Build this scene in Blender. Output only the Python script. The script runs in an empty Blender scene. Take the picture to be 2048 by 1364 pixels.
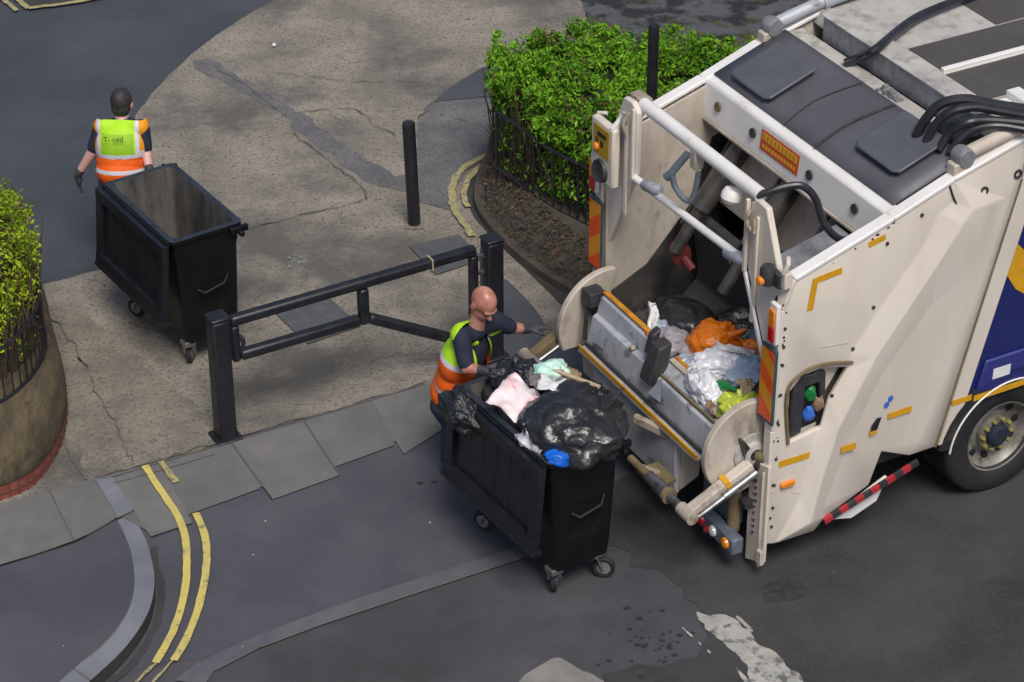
import bpy, bmesh, math, random
import numpy as np
from mathutils import Vector as V, Matrix, Euler, noise
from mathutils.geometry import delaunay_2d_cdt
R = math.radians
S = bpy.context.scene
COL = S.collection
random.seed(4)

# ------------------------------------------------------------------ camera, world, sun
F_PX, PHI, CAM_Z = 5052.0, 0.5691, 11.466
cd = bpy.data.cameras.new('camera'); cam = bpy.data.objects.new('camera', cd); COL.objects.link(cam)
cam.location = (0, 0, CAM_Z); cam.rotation_euler = (math.pi/2-PHI, 0, 0)
cd.sensor_width = 36; cd.lens = F_PX/2048*36; cd.clip_end = 500; S.camera = cam
SUN_EL, SUN_AZ = 57, 165          # elevation; azimuth from +y towards +x
w = bpy.data.worlds.new('World'); S.world = w; w.use_nodes = True
nt = w.node_tree; sky = nt.nodes.new('ShaderNodeTexSky'); sky.sky_type = 'NISHITA'; sky.sun_disc = False
sky.sun_elevation = R(SUN_EL); sky.sun_rotation = R(SUN_AZ); sky.air_density = 0.7; sky.dust_density = 3.0; sky.ozone_density = 1.0
nt.nodes['Background'].inputs[1].default_value = 0.094
nt.links.new(sky.outputs[0], nt.nodes['Background'].inputs[0])
sd = bpy.data.lights.new('sun', 'SUN'); sd.energy = 2.25; sd.angle = R(24); sd.color = (1, .955, .89)
sun = bpy.data.objects.new('sun', sd); COL.objects.link(sun)
sdir = V((math.sin(R(SUN_AZ))*math.cos(R(SUN_EL)), math.cos(R(SUN_AZ))*math.cos(R(SUN_EL)), math.sin(R(SUN_EL))))
sun.rotation_euler = sdir.to_track_quat('Z', 'Y').to_euler(); sun.location = sdir*30
S.view_settings.view_transform = 'Standard'; S.view_settings.look = 'None'; S.view_settings.exposure = 0.18; S.view_settings.gamma = 1

# ------------------------------------------------------------------ surveying helpers (pixel of the 2048x1364 photo -> world)
def ray(px, py):
    c, s = math.cos(PHI), math.sin(PHI); x = (px-1024)/F_PX; u = -(py-682)/F_PX
    return V((x, c+u*s, -s+u*c))
CAMP = V((0, 0, CAM_Z))
def G(px, py, z=0.0):
    r = ray(px, py); return CAMP+r*((z-CAM_Z)/r.z)
def WY(px, py, y):
    r = ray(px, py); return CAMP+r*(y/r.y)
TH = R(28.74); TO = V((2.635, 15.136, 0)); RT = Matrix.Rotation(TH, 3, 'Z')
def TL(px, py, axis, val):           # truck coordinates: x forward, y from near side to far side, z up
    o = RT.transposed() @ (CAMP-TO); d = RT.transposed() @ ray(px, py)
    return o+d*((val-o[axis])/d[axis])
def TG(v): return TO + RT @ V(v)

# ------------------------------------------------------------------ materials
MATS = {}
def mat(name, col, col2=None, scale=4, mixlo=.4, mixhi=.65, rough=.6, bump=0, bscale=40, metal=0, speck=0, sscale=250, speckcol=(.02, .02, .02),
        coat=0, stretch=(1, 1, 1), third=None, t3=(.6, .7), s3=1.2, sub=0, detail=7, trans=0, alpha=1, spec=.5, rvar=.12, bdist=.01):
    m = bpy.data.materials.new(name); m.use_nodes = True; n = m.node_tree.nodes; L = m.node_tree.links
    b = n['Principled BSDF']; b.inputs['Roughness'].default_value = rough; b.inputs['Metallic'].default_value = metal
    b.inputs['Coat Weight'].default_value = coat; b.inputs['Specular IOR Level'].default_value = spec
    if trans: b.inputs['Transmission Weight'].default_value = trans
    if alpha < 1: b.inputs['Alpha'].default_value = alpha
    if sub: b.inputs['Subsurface Weight'].default_value = sub; b.inputs['Subsurface Radius'].default_value = (.02, .008, .004)
    tc = n.new('ShaderNodeTexCoord'); mp = n.new('ShaderNodeMapping'); L.new(tc.outputs['Object'], mp.inputs[0]); mp.inputs['Scale'].default_value = stretch
    def nz(sc, det=7, src=None):
        t = n.new('ShaderNodeTexNoise'); t.inputs['Scale'].default_value = sc; t.inputs['Detail'].default_value = det; t.inputs['Roughness'].default_value = .65
        L.new((src or mp).outputs[0 if src is None else 'Object'], t.inputs['Vector']); return t
    def ramp(t, lo, hi, k='Fac'):
        r = n.new('ShaderNodeMapRange'); r.inputs[1].default_value = lo; r.inputs[2].default_value = hi; L.new(t.outputs[k], r.inputs[0]); return r
    def mix(a, bcol, fac):
        x = n.new('ShaderNodeMix'); x.data_type = 'RGBA'
        if isinstance(a, tuple): x.inputs[6].default_value = a+(1,)
        else: L.new(a, x.inputs[6])
        if isinstance(bcol, tuple): x.inputs[7].default_value = bcol+(1,)
        else: L.new(bcol, x.inputs[7])
        L.new(fac, x.inputs[0]); return x.outputs[2]
    c = col
    if col2 is not None: c = mix(c, col2, ramp(nz(scale, detail), mixlo, mixhi).outputs[0])
    if third is not None: c = mix(c, third, ramp(nz(s3, 9), *t3).outputs[0])
    if speck: c = mix(c, speckcol, ramp(nz(sscale, 2, tc), .66-.1*speck, .72).outputs[0])
    if isinstance(c, tuple): b.inputs['Base Color'].default_value = c+(1,)
    else: L.new(c, b.inputs['Base Color'])
    rr = ramp(nz(scale*2.3, 5), .2, .8); rr.inputs[3].default_value = max(.02, rough-rvar); rr.inputs[4].default_value = min(1, rough+rvar); L.new(rr.outputs[0], b.inputs['Roughness'])
    if bump:
        bp = n.new('ShaderNodeBump'); bp.inputs['Strength'].default_value = bump; bp.inputs['Distance'].default_value = bdist
        L.new(nz(bscale, 6).outputs['Fac'], bp.inputs['Height']); L.new(bp.outputs[0], b.inputs['Normal'])
    MATS[name] = m; return m
mat('asphalt_road', (.049, .05, .059), (.083, .083, .092), scale=.7, detail=11, rough=.85, bump=.5, bscale=160, speck=.6, sscale=140, speckcol=(.11, .11, .115), third=(.038, .036, .037), t3=(.48, .7), s3=.5)
mat('asphalt_path', (.061, .064, .08), (.088, .091, .108), scale=1.0, detail=11, rough=.85, bump=.5, bscale=170, speck=.55, sscale=150, speckcol=(.12, .12, .125))
mat('asphalt_far', (.042, .05, .062), (.064, .071, .084), scale=.7, detail=11, rough=.85, bump=.5, bscale=150, speck=.55, sscale=150, speckcol=(.1, .1, .11))
mat('asphalt_dirt_shade', (.036, .034, .036), (.06, .057, .06), scale=.8, detail=11, rough=.8, bump=.6, bscale=120, speck=.8, sscale=90, speckcol=(.085, .083, .085), third=(.026, .024, .025), t3=(.5, .68), s3=.9)
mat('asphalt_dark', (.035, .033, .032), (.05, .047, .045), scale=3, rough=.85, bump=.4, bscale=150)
mat('asphalt_patch', (.115, .115, .122), (.18, .172, .168), scale=2.8, detail=12, rough=.9, bump=.9, bscale=40, speck=1.3, sscale=45, speckcol=(.05, .05, .05))
mat('concrete', (.203, .186, .154), (.318, .286, .236), scale=1.3, mixlo=.36, mixhi=.62, rough=.92, bump=1, bscale=32, bdist=.02, speck=1.5, sscale=34, speckcol=(.105, .092, .078), third=(.12, .116, .104), t3=(.48, .62), s3=.7, detail=12)
mat('concrete_worn', (.26, .232, .185), (.165, .152, .126), scale=2.6, detail=12, rough=.92, bump=1, bscale=30, bdist=.02, speck=1.5, sscale=38, speckcol=(.1, .09, .08))
mat('concrete_groove', (.2, .178, .148), (.29, .256, .21), scale=5, detail=12, stretch=(1, .2, 1), rough=.92, bump=1, bscale=22, bdist=.02, speck=.8, sscale=90, speckcol=(.1, .09, .075))
mat('slab', (.128, .13, .126), (.17, .168, .16), scale=2.4, detail=11, rough=.85, bump=.25, bscale=90, speck=.3, sscale=110, speckcol=(.11, .11, .11))
mat('slab_cool', (.118, .122, .12), (.155, .156, .15), scale=1.9, detail=11, rough=.85, bump=.25, bscale=90, speck=.3, sscale=110, speckcol=(.1, .1, .1))
mat('slab_bed', (.115, .117, .112), (.145, .145, .138), scale=8, rough=.9)
mat('glass_bits', (.3, .35, .39), (.2, .24, .27), scale=40, rough=.3)
mat('granite', (.155, .165, .195), (.2, .21, .235), scale=3, rough=.8, bump=.3, bscale=120, speck=.5, sscale=180, speckcol=(.1, .1, .11))
mat('granite_dull', (.088, .092, .107), (.115, .12, .133), scale=3, rough=.85, bump=.3, bscale=120)
mat('crack', (.13, .118, .102), rough=.95)
mat('iron_cover', (.075, .08, .09), (.1, .105, .112), scale=9, rough=.7, bump=.5, bscale=40)
mat('yellow_line', (.6, .5, .13), (.5, .42, .14), scale=9, rough=.8, bump=.4, bscale=60, third=(.22, .2, .12), t3=(.56, .66), s3=16)
mat('yellow_line_worn', (.4, .35, .15), (.32, .29, .14), scale=9, rough=.85, bump=.4, bscale=60, third=(.17, .16, .125), t3=(.5, .62), s3=22)
mat('pale_blotch', (.4, .4, .36), (.3, .3, .275), scale=6, rough=.85, bump=.4, bscale=70, third=(.12, .12, .115), t3=(.5, .62), s3=13)
mat('pale_patch', (.25, .24, .22), (.17, .165, .155), scale=3, rough=.88, bump=.4, bscale=90)
mat('oil', (.03, .029, .029), (.046, .045, .046), scale=12, rough=.55, bump=.2, bscale=60)
mat('brick', (.2, .042, .028), (.28, .075, .05), scale=14, rough=.9, bump=.5, bscale=50)
mat('mortar', (.11, .05, .038), rough=.95)
mat('soil', (.075, .058, .034), (.14, .11, .06), scale=5, stretch=(2.2, .5, 1), rough=.95, bump=1, bscale=25, third=(.05, .04, .026), t3=(.5, .68), s3=6)
mat('soil_dark', (.05, .044, .034), (.085, .074, .054), scale=6, rough=.95, bump=1, bscale=30, third=(.12, .075, .058), t3=(.54, .7), s3=3)
mat('slate', (.018, .019, .021), (.085, .086, .095), scale=2.2, mixlo=.46, mixhi=.54, rough=.8, bump=1, bscale=9, bdist=.03, third=(.06, .055, .012), t3=(.52, .6), s3=1.9)
mat('black_paint', (.012, .013, .017), (.022, .023, .028), scale=8, rough=.42, bump=.15, bscale=40)
mat('black_plastic', (.005, .0053, .0062), (.008, .0083, .0095), scale=5, rough=.42, spec=.3, bump=.1, bscale=50, third=(.028, .027, .027), t3=(.6, .8), s3=5, detail=11)
mat('lid_plastic', (.008, .0095, .013), (.013, .015, .02), scale=4, rough=.3, bump=.1, bscale=50)
mat('bin_grime', (.13, .12, .105), (.06, .056, .052), scale=6, stretch=(1, 1, .25), rough=.7, bump=.3, bscale=40, third=(.03, .029, .028), t3=(.5, .66), s3=4)
mat('bin_rim', (.03, .04, .055), (.018, .022, .03), scale=8, rough=.45)
mat('rubber', (.014, .014, .015), (.024, .024, .025), scale=9, rough=.75, bump=.3, bscale=60)
mat('steel', (.38, .38, .39), (.2, .19, .18), scale=12, rough=.38, metal=.85)
mat('nut_yellow', (.3, .26, .05), (.16, .14, .06), scale=30, rough=.6)
mat('rim_grey', (.3, .285, .255), (.16, .145, .125), scale=7, rough=.55, metal=.3, third=(.13, .1, .06), t3=(.55, .7), s3=9)
mat('cream', (.7, .64, .555), (.64, .57, .48), scale=1.6, rough=.45, coat=.1, bump=.12, bscale=7, third=(.4, .32, .24), t3=(.64, .84), s3=2.0, stretch=(1.6, 1, .5), bdist=.02, detail=10)
mat('cream_dirty', (.58, .52, .44), (.42, .365, .295), scale=3.5, rough=.55, bump=.2, bscale=20, third=(.17, .14, .115), t3=(.56, .72), s3=4, stretch=(1, 1, .5))
mat('white_paint', (.82, .81, .79), (.76, .74, .7), scale=3, rough=.4, coat=.1, third=(.42, .37, .3), t3=(.64, .76), s3=6)
mat('roof_paint', (.5, .48, .44), (.4, .385, .36), scale=3, rough=.6, bump=.2, bscale=30, third=(.22, .21, .2), t3=(.5, .7), s3=5)
mat('galvanised', (.32, .33, .34), (.22, .225, .235), scale=9, rough=.55, metal=.35, bump=.2, bscale=40, third=(.1, .1, .105), t3=(.58, .7), s3=14)
mat('grey_membrane', (.088, .089, .102), (.112, .113, .128), scale=1.8, rough=.5, bump=.12, bscale=14, third=(.16, .145, .13), t3=(.68, .84), s3=2.5)
mat('hatch_grey', (.085, .09, .108), (.105, .11, .128), scale=3, rough=.45, bump=.08, bscale=30)
mat('roof_dark', (.07, .064, .062), (.085, .078, .076), scale=3, rough=.7, bump=.15, bscale=30)
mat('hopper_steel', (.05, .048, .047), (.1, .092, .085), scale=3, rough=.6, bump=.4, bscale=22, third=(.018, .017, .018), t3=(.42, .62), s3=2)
mat('lift_grey', (.48, .5, .54), (.3, .32, .36), scale=3.2, detail=11, rough=.4, bump=.25, bscale=24, third=(.12, .1, .085), t3=(.54, .66), s3=6, metal=.15)
mat('apron_grey', (.52, .52, .55), (.4, .4, .43), scale=3, detail=11, rough=.45, third=(.2, .18, .17), t3=(.56, .7), s3=5)
mat('bracket_grey', (.13, .16, .2), (.085, .1, .125), scale=8, rough=.5, bump=.2, bscale=40)
mat('dark_metal', (.03, .032, .035), (.05, .05, .052), scale=8, rough=.5, bump=.25, bscale=40)
mat('ram_steel', (.12, .11, .1), (.06, .055, .05), scale=7, rough=.35, metal=.5)
mat('amber_edge', (.62, .27, .02), (.42, .17, .02), scale=8, rough=.5, third=(.12, .08, .04), t3=(.6, .7), s3=14)
mat('reflect_yellow', (.7, .36, .015), (.6, .3, .012), scale=12, rough=.4)
mat('board_back', (.03, .075, .09), (.04, .09, .1), rough=.5)
mat('board_orange', (.85, .1, .01), (.75, .085, .01), scale=9, rough=.4)
mat('board_amber', (.8, .3, .01), (.7, .26, .01), scale=9, rough=.4)
mat('sign_yellow', (.48, .3, .015), (.4, .25, .012), scale=9, rough=.45)
mat('sticker_red', (.62, .07, .02), rough=.4)
mat('sticker_yellow', (.7, .42, .03), rough=.4)
mat('ink', (.015, .015, .015), rough=.6)
mat('lens_red', (.55, .015, .012), rough=.2, coat=.5)
mat('lens_amber', (.8, .24, .01), rough=.2, coat=.5)
mat('lens_white', (.75, .74, .7), rough=.2, coat=.5)
mat('blue_paint', (.014, .022, .13), (.012, .018, .11), scale=3, rough=.3, coat=.4)
mat('blue_paint_light', (.035, .042, .21), (.03, .036, .18), scale=3, rough=.35, coat=.3)
mat('blue_dot', (.04, .15, .6), rough=.4)
mat('marker_red', (.48, .03, .04), (.3, .03, .035), scale=14, rough=.5)
mat('cap_red', (.16, .018, .02), (.08, .015, .015), scale=9, rough=.6)
mat('rust', (.42, .37, .3), (.3, .24, .18), scale=7, rough=.7, bump=.3, bscale=60, third=(.13, .06, .03), t3=(.54, .68), s3=9)
mat('lead_brown', (.2, .15, .075), (.13, .1, .055), scale=7, rough=.7, bump=.4, bscale=40)
mat('hose', (.016, .017, .022), (.03, .031, .036), scale=10, rough=.35)
mat('skin', (.6, .34, .29), (.66, .42, .38), scale=14, rough=.5, sub=.15)
mat('skin_ruddy', (.4, .15, .11), (.54, .27, .21), scale=9, rough=.36, sub=.15)
mat('hair_dark', (.02, .016, .016), (.05, .042, .045), scale=30, rough=.6, bump=.6, bscale=90)
mat('navy', (.01, .014, .032), (.016, .021, .045), scale=9, rough=.85, bump=.4, bscale=22)
mat('trousers', (.014, .022, .05), (.02, .03, .065), scale=9, rough=.85, bump=.4, bscale=22)
mat('boot', (.02, .022, .028), rough=.6)
mat('boot_blue', (.03, .07, .13), rough=.6)
mat('glove', (.03, .033, .038), (.07, .075, .085), scale=20, rough=.65, bump=.4, bscale=70)
mat('hiviz_yellow', (.42, .76, .015), (.36, .66, .012), scale=10, rough=.65, bump=.35, bscale=26)
mat('hiviz_lime', (.3, .56, .015), (.26, .5, .012), scale=10, rough=.65, bump=.5, bscale=26)
mat('hiviz_orange', (.9, .13, .005), (.8, .105, .004), scale=10, rough=.65, bump=.35, bscale=26)
mat('hiviz_amber', (.85, .33, .01), (.75, .28, .008), scale=10, rough=.65, bump=.35, bscale=26)
mat('reflective', (.66, .66, .72), (.58, .58, .63), scale=12, rough=.4, bump=.25, bscale=40)
mat('bag_black', (.012, .0125, .014), (.018, .019, .022), scale=5, spec=.8, rvar=.05, rough=.15, bump=.9, bscale=17, bdist=.02)
mat('bag_black_matt', (.016, .0165, .018), (.026, .027, .03), scale=5, spec=.7, rvar=.07, rough=.26, bump=.5, bscale=8, bdist=.02)
mat('bag_orange', (.8, .2, .008), (.66, .16, .006), scale=5, rough=.3, bump=.6, bscale=14)
mat('bag_white', (.76, .77, .8), (.6, .62, .67), scale=5, spec=.7, rough=.22, bump=.6, bscale=16)
mat('bag_grey', (.36, .34, .37), (.27, .26, .29), scale=6, rough=.5, bump=.5, bscale=18)
mat('bag_mint', (.4, .68, .56), (.6, .8, .7), scale=5, rough=.4, bump=.4, bscale=12)
mat('bag_blue', (.008, .13, .62), (.006, .1, .5), scale=6, rough=.3, bump=.5, bscale=14)
mat('bag_lime', (.5, .58, .05), (.4, .5, .1), scale=5, rough=.35, bump=.6, bscale=16)
mat('bag_teal', (.05, .11, .17), (.08, .16, .22), scale=5, rough=.35, bump=.6, bscale=16)
mat('bag_clear', (.3, .4, .52), (.5, .58, .66), scale=6, rough=.25, bump=.7, bscale=16, coat=.3)
mat('bottle_green', (.015, .22, .05), (.012, .17, .04), scale=6, rough=.2, coat=.4)
mat('paper_white', (.8, .8, .8), (.68, .68, .69), scale=8, rough=.6, bump=.3, bscale=24)
mat('paper_pink', (.8, .72, .73), (.72, .4, .42), scale=4.5, mixlo=.5, mixhi=.62, rough=.5, bump=.3, bscale=20, third=(.62, .1, .1), t3=(.64, .7), s3=8)
mat('plastic_frost', (.5, .5, .54), (.42, .42, .46), scale=6, rough=.4, bump=.2, bscale=16)
mat('card', (.3, .2, .12), (.2, .13, .08), scale=7, rough=.8, bump=.3, bscale=30)
mat('card_grey', (.17, .165, .16), (.11, .105, .1), scale=7, rough=.8, bump=.3, bscale=30)
mat('wood', (.5, .42, .28), (.36, .27, .16), scale=8, rough=.7, stretch=(1, 6, 6))
mat('rubbish', (.05, .045, .045), (.11, .1, .095), scale=9, rough=.6, bump=1, bscale=24, third=(.02, .02, .025), t3=(.45, .6), s3=5)
GREENS = [mat('leaf_a', (.1, .25, .012), rough=.7, spec=.15), mat('leaf_b', (.14, .31, .016), rough=.7, spec=.15), mat('leaf_c', (.06, .16, .012), rough=.7, spec=.15), mat('leaf_d', (.2, .4, .025), rough=.65, spec=.2), mat('leaf_dry', (.14, .075, .03), rough=.7)]
LIMES = [mat('leaf_e', (.2, .3, .014), rough=.7, spec=.15), mat('leaf_f', (.3, .4, .018), rough=.7, spec=.15), mat('leaf_g', (.1, .17, .012), rough=.7, spec=.15), mat('leaf_h', (.42, .5, .03), rough=.65, spec=.2), MATS['leaf_dry']]
for m_ in GREENS+LIMES:
    b_ = m_.node_tree.nodes['Principled BSDF']; b_.inputs['Transmission Weight'].default_value = 0.0
mat('straw', (.26, .2, .1), (.18, .13, .07), scale=12, rough=.95)
mat('twig', (.06, .04, .025), (.1, .07, .045), scale=20, rough=.9)
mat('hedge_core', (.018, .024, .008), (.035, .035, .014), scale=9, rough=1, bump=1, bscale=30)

# ------------------------------------------------------------------ mesh builder
class MB:
    def __init__(s): s.v = []; s.f = []; s.m = []
    def add(s, vs, fs, m=0):
        o = len(s.v); s.v += [tuple(p) for p in vs]; s.f += [tuple(i+o for i in f) for f in fs]; s.m += [m]*len(fs); return s
    def box(s, lo, hi, m=0):
        (a, b, c), (d, e, f) = lo, hi
        return s.add([(a,b,c),(d,b,c),(d,e,c),(a,e,c),(a,b,f),(d,b,f),(d,e,f),(a,e,f)], [(0,3,2,1),(4,5,6,7),(0,1,5,4),(1,2,6,5),(2,3,7,6),(3,0,4,7)], m)
    def beam(s, p, q, w_, h_, m=0, up=(0, 0, 1), w2=None, h2=None):      # rectangular bar from p to q
        p, q = V(p), V(q); d = (q-p).normalized(); u = V(up); x = d.cross(u).normalized(); y = x.cross(d).normalized()
        w2 = w2 or w_; h2 = h2 or h_
        A = [p+x*a*w_/2+y*b*h_/2 for a, b in ((-1,-1),(1,-1),(1,1),(-1,1))]; B = [q+x*a*w2/2+y*b*h2/2 for a, b in ((-1,-1),(1,-1),(1,1),(-1,1))]
        return s.add(A+B, [(0,1,2,3),(7,6,5,4),(0,4,5,1),(1,5,6,2),(2,6,7,3),(3,7,4,0)], m)
    def tube(s, path, r, n=10, m=0, caps=True):
        P = [V(p) for p in path]; rr = r if isinstance(r, (list, tuple)) else [r]*len(P); rings = []; prev = None
        for i, p in enumerate(P):
            d = (P[min(i+1, len(P)-1)]-P[max(i-1, 0)]).normalized()
            if prev is None: a = d.orthogonal().normalized()
            else: a = (prev-d*prev.dot(d)).normalized()
            prev = a; b = d.cross(a)
            rings.append([p+(a*math.cos(2*math.pi*k/n)+b*math.sin(2*math.pi*k/n))*rr[i] for k in range(n)])
        vs = [x for g in rings for x in g]; fs = []
        for i in range(len(P)-1):
            for k in range(n): fs.append((i*n+k, i*n+(k+1) % n, (i+1)*n+(k+1) % n, (i+1)*n+k))
        if caps: fs += [tuple(range(n-1, -1, -1)), tuple((len(P)-1)*n+k for k in range(n))]
        return s.add(vs, fs, m)
    def prism(s, poly, fn, a, b, m=0):        # poly of 2D points; fn(u,v,depth)->xyz
        n = len(poly); vs = [fn(u, v, a) for u, v in poly]+[fn(u, v, b) for u, v in poly]
        return s.add(vs, [tuple(range(n)), tuple(range(2*n-1, n-1, -1))]+[(i, i+n, (i+1) % n+n, (i+1) % n) for i in range(n)], m)
    def lathe(s, prof, c, ax, n=32, m=0):     # prof: (radius, along)
        ax = V(ax).normalized(); a = ax.orthogonal().normalized(); b = ax.cross(a); c = V(c)
        vs = [c+ax*h+(a*math.cos(2*math.pi*k/n)+b*math.sin(2*math.pi*k/n))*max(r, 1e-4) for r, h in prof for k in range(n)]
        fs = [(i*n+k, i*n+(k+1) % n, (i+1)*n+(k+1) % n, (i+1)*n+k) for i in range(len(prof)-1) for k in range(n)]
        return s.add(vs, fs, m)
    def face(s, pts, m=0): return s.add(pts, [tuple(range(len(pts)))], m)
    def build(s, name, mats, parent=None, bevel=0, smooth=False, segs=2, angle=35, fixn=True):
        me = bpy.data.meshes.new(name); me.from_pydata(s.v, [], s.f)
        for x in (mats if isinstance(mats, (list, tuple)) else [mats]): me.materials.append(MATS[x] if isinstance(x, str) else x)
        if len(me.materials) > 1: me.polygons.foreach_set('material_index', s.m)
        if fixn:
            bm = bmesh.new(); bm.from_mesh(me); bmesh.ops.recalc_face_normals(bm, faces=bm.faces); bm.to_mesh(me); bm.free()
        o = bpy.data.objects.new(name, me); COL.objects.link(o)
        if parent: o.parent = parent
        if bevel:
            bv = o.modifiers.new('bevel', 'BEVEL'); bv.width = bevel; bv.segments = segs; bv.limit_method = 'ANGLE'; bv.angle_limit = R(40)
        if smooth or bevel:
            me.polygons.foreach_set('use_smooth', [True]*len(me.polygons))
            try: me.set_sharp_from_angle(angle=R(angle))
            except Exception: pass
        return o
def tag(o, label=None, cat=None, group=None, kind=None):
    for k, x in (('label', label), ('category', cat), ('group', group), ('kind', kind)):
        if x: o[k] = x
    return o
def empty(name, loc=(0, 0, 0), rz=0, label=None, cat=None, group=None):
    o = bpy.data.objects.new(name, None); COL.objects.link(o); o.location = loc; o.rotation_euler = (0, 0, rz); o.empty_display_size = .2
    return tag(o, label, cat, group)
def copy_tree(o, parent=None):
    c = o.copy(); COL.objects.link(c)
    if parent: c.parent = parent
    for ch in list(o.children): copy_tree(ch, c)
    return c
def smooth_path(pts, k=6, closed=False):
    P = [V(p) for p in pts]; n = len(P); out = []
    for i in range(n if closed else n-1):
        g = lambda j: P[j % n] if closed else P[max(0, min(n-1, j))]
        a, b, c, d = g(i-1), g(i), g(i+1), g(i+2)
        for t in range(k):
            t /= k; out.append(.5*((2*b)+(c-a)*t+(2*a-5*b+4*c-d)*t*t+(3*b-a-3*c+d)*t**3))
    if not closed: out.append(P[-1])
    return out
def rough_edge(P, amp, step=.08, seed=0):
    out = []; P = [V(p) for p in P]
    for i, p in enumerate(P):
        q = P[(i+1) % len(P)]; n = max(1, int((q-p).length/step)); d = (q-p).normalized() if (q-p).length else V((1, 0, 0)); x = V((-d.y, d.x, 0))
        for k in range(n):
            t = p.lerp(q, k/n); out.append(t+x*amp*noise.noise(V((t.x*5+seed, t.y*5, seed)))+x*amp*.6*noise.noise(V((t.x*17, t.y*17+seed, 3))))
    return out

# ------------------------------------------------------------------ ground sheets
LV = [0]
def sheet(name, pts, m, lvl, z=0.0, amp=0, seed=0, **kw):
    if amp: pts = rough_edge(pts, amp, seed=seed)
    mb = MB(); mb.face([(p.x, p.y, z+lvl*.004) for p in pts]); o = mb.build(name, m, fixn=False)
    if o.data.polygons[0].normal.z < 0: o.data.flip_normals()
    return tag(o, kind='structure')
def gp(*px, z=0): return [G(x, y, z) for x, y in px]
def ribbon(mb, P, width, z, m=0, jit=0, seed=0):
    P = [V((p.x, p.y, 0)) for p in P]; vs = []
    for i, p in enumerate(P):
        d = (P[min(i+1, len(P)-1)]-P[max(0, i-1)]).normalized(); x = V((-d.y, d.x, 0)); wd = width*(1+jit*noise.noise(p*7+V((seed, 0, 0)))); off = x*jit*width*.6*noise.noise(p*11+V((0, seed, 5)))
        vs += [(p.x+x.x*wd/2+off.x, p.y+x.y*wd/2+off.y, z), (p.x-x.x*wd/2+off.x, p.y-x.y*wd/2+off.y, z)]
    mb.add(vs, [(2*i, 2*i+1, 2*i+3, 2*i+2) for i in range(len(P)-1)], m)

mb = MB(); mb.face([(-60, -20, 0), (60, -20, 0), (60, 120, 0), (-60, 120, 0)]); tag(mb.build('ground', 'asphalt_road', fixn=False), kind='structure')
# footway asphalt between slabs and flush kerb
sheet('footway', gp((150, 1364), (480, 1302), (760, 1208), (1045, 1118), (1140, 1085), (1500, 960), (1500, 700), (900, 700), (300, 900), (180, 1000)), 'asphalt_path', 1)
# drive
sheet('concrete_drive', gp((562, -6), (500, 28), (432, 72), (385, 108), (340, 150), (300, 192), (272, 232), (262, 300), (255, 400), (250, 530), (170, 548), (84, 572), (-200, 640), (-200, 1010), (0, 1010), (190, 960), (448, 884), (900, 756), (1250, 640), (1700, 300), (1700, -60), (700, -60)), 'concrete', 2, amp=.012)
far = gp((562, -6), (500, 28), (432, 72), (385, 108), (340, 150), (300, 192), (272, 232), (262, 300), (255, 400), (250, 530), (170, 548), (84, 572), (-300, 640), (-600, 0), (-300, -400), (562, -200))
sheet('side_road', far, 'asphalt_far', 1)
sheet('worn_concrete', gp((130, 870), (95, 610), (180, 640), (300, 740), (420, 830), (430, 890), (260, 938), (190, 958), (150, 900)), 'concrete_worn', 3, amp=.08, seed=4)
sheet('repair_strip', smooth_path(gp((385, 128), (430, 122), (480, 160), (560, 205), (610, 230), (640, 255), (720, 310), (790, 352), (830, 345), (815, 384), (740, 370), (690, 340), (645, 300), (590, 262), (580, 240), (540, 212), (460, 175)), 4, True), 'asphalt_patch', 3, amp=.07, seed=2)
sheet('repair_patch', gp((835, 246), (870, 206), (985, 195), (1000, 330), (975, 318), (935, 345), (905, 390), (915, 430), (880, 415), (835, 405), (815, 384), (830, 300)), 'asphalt_patch', 4, amp=.045, seed=3)
sheet('tarmac_patch', gp((868, 206), (905, 175), (965, 138), (1010, 135), (1010, 196)), 'asphalt_far', 5, amp=.005)
sheet('planter_apron', smooth_path(gp((985, 322), (950, 345), (932, 385), (945, 430), (985, 478), (1070, 560), (1160, 640), (1240, 640), (1200, 500), (1100, 420)), 4, True), 'asphalt_dark', 5, amp=.01)
sheet('apron_shade', smooth_path(gp((1000, 560), (1060, 610), (1090, 660), (1060, 700), (1000, 720), (985, 640)), 4, True), 'asphalt_path', 5)  # shade beside the planter painted as a sheet of path asphalt
sheet('stone_yard', gp((1150, -60), (1172, 40), (1190, 110), (1560, 140), (1700, 60), (1700, -80)), 'slate', 3, amp=.05)
# inspection covers
for nm, q in (('inspection_cover', [(548, 628), (650, 592), (722, 656), (616, 692)]), ('inspection_cover', [(818, 496), (918, 473), (968, 522), (872, 554)])):
    o = sheet(nm, gp(*q), 'iron_cover', 6); o.name = 'inspection_cover'
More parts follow.
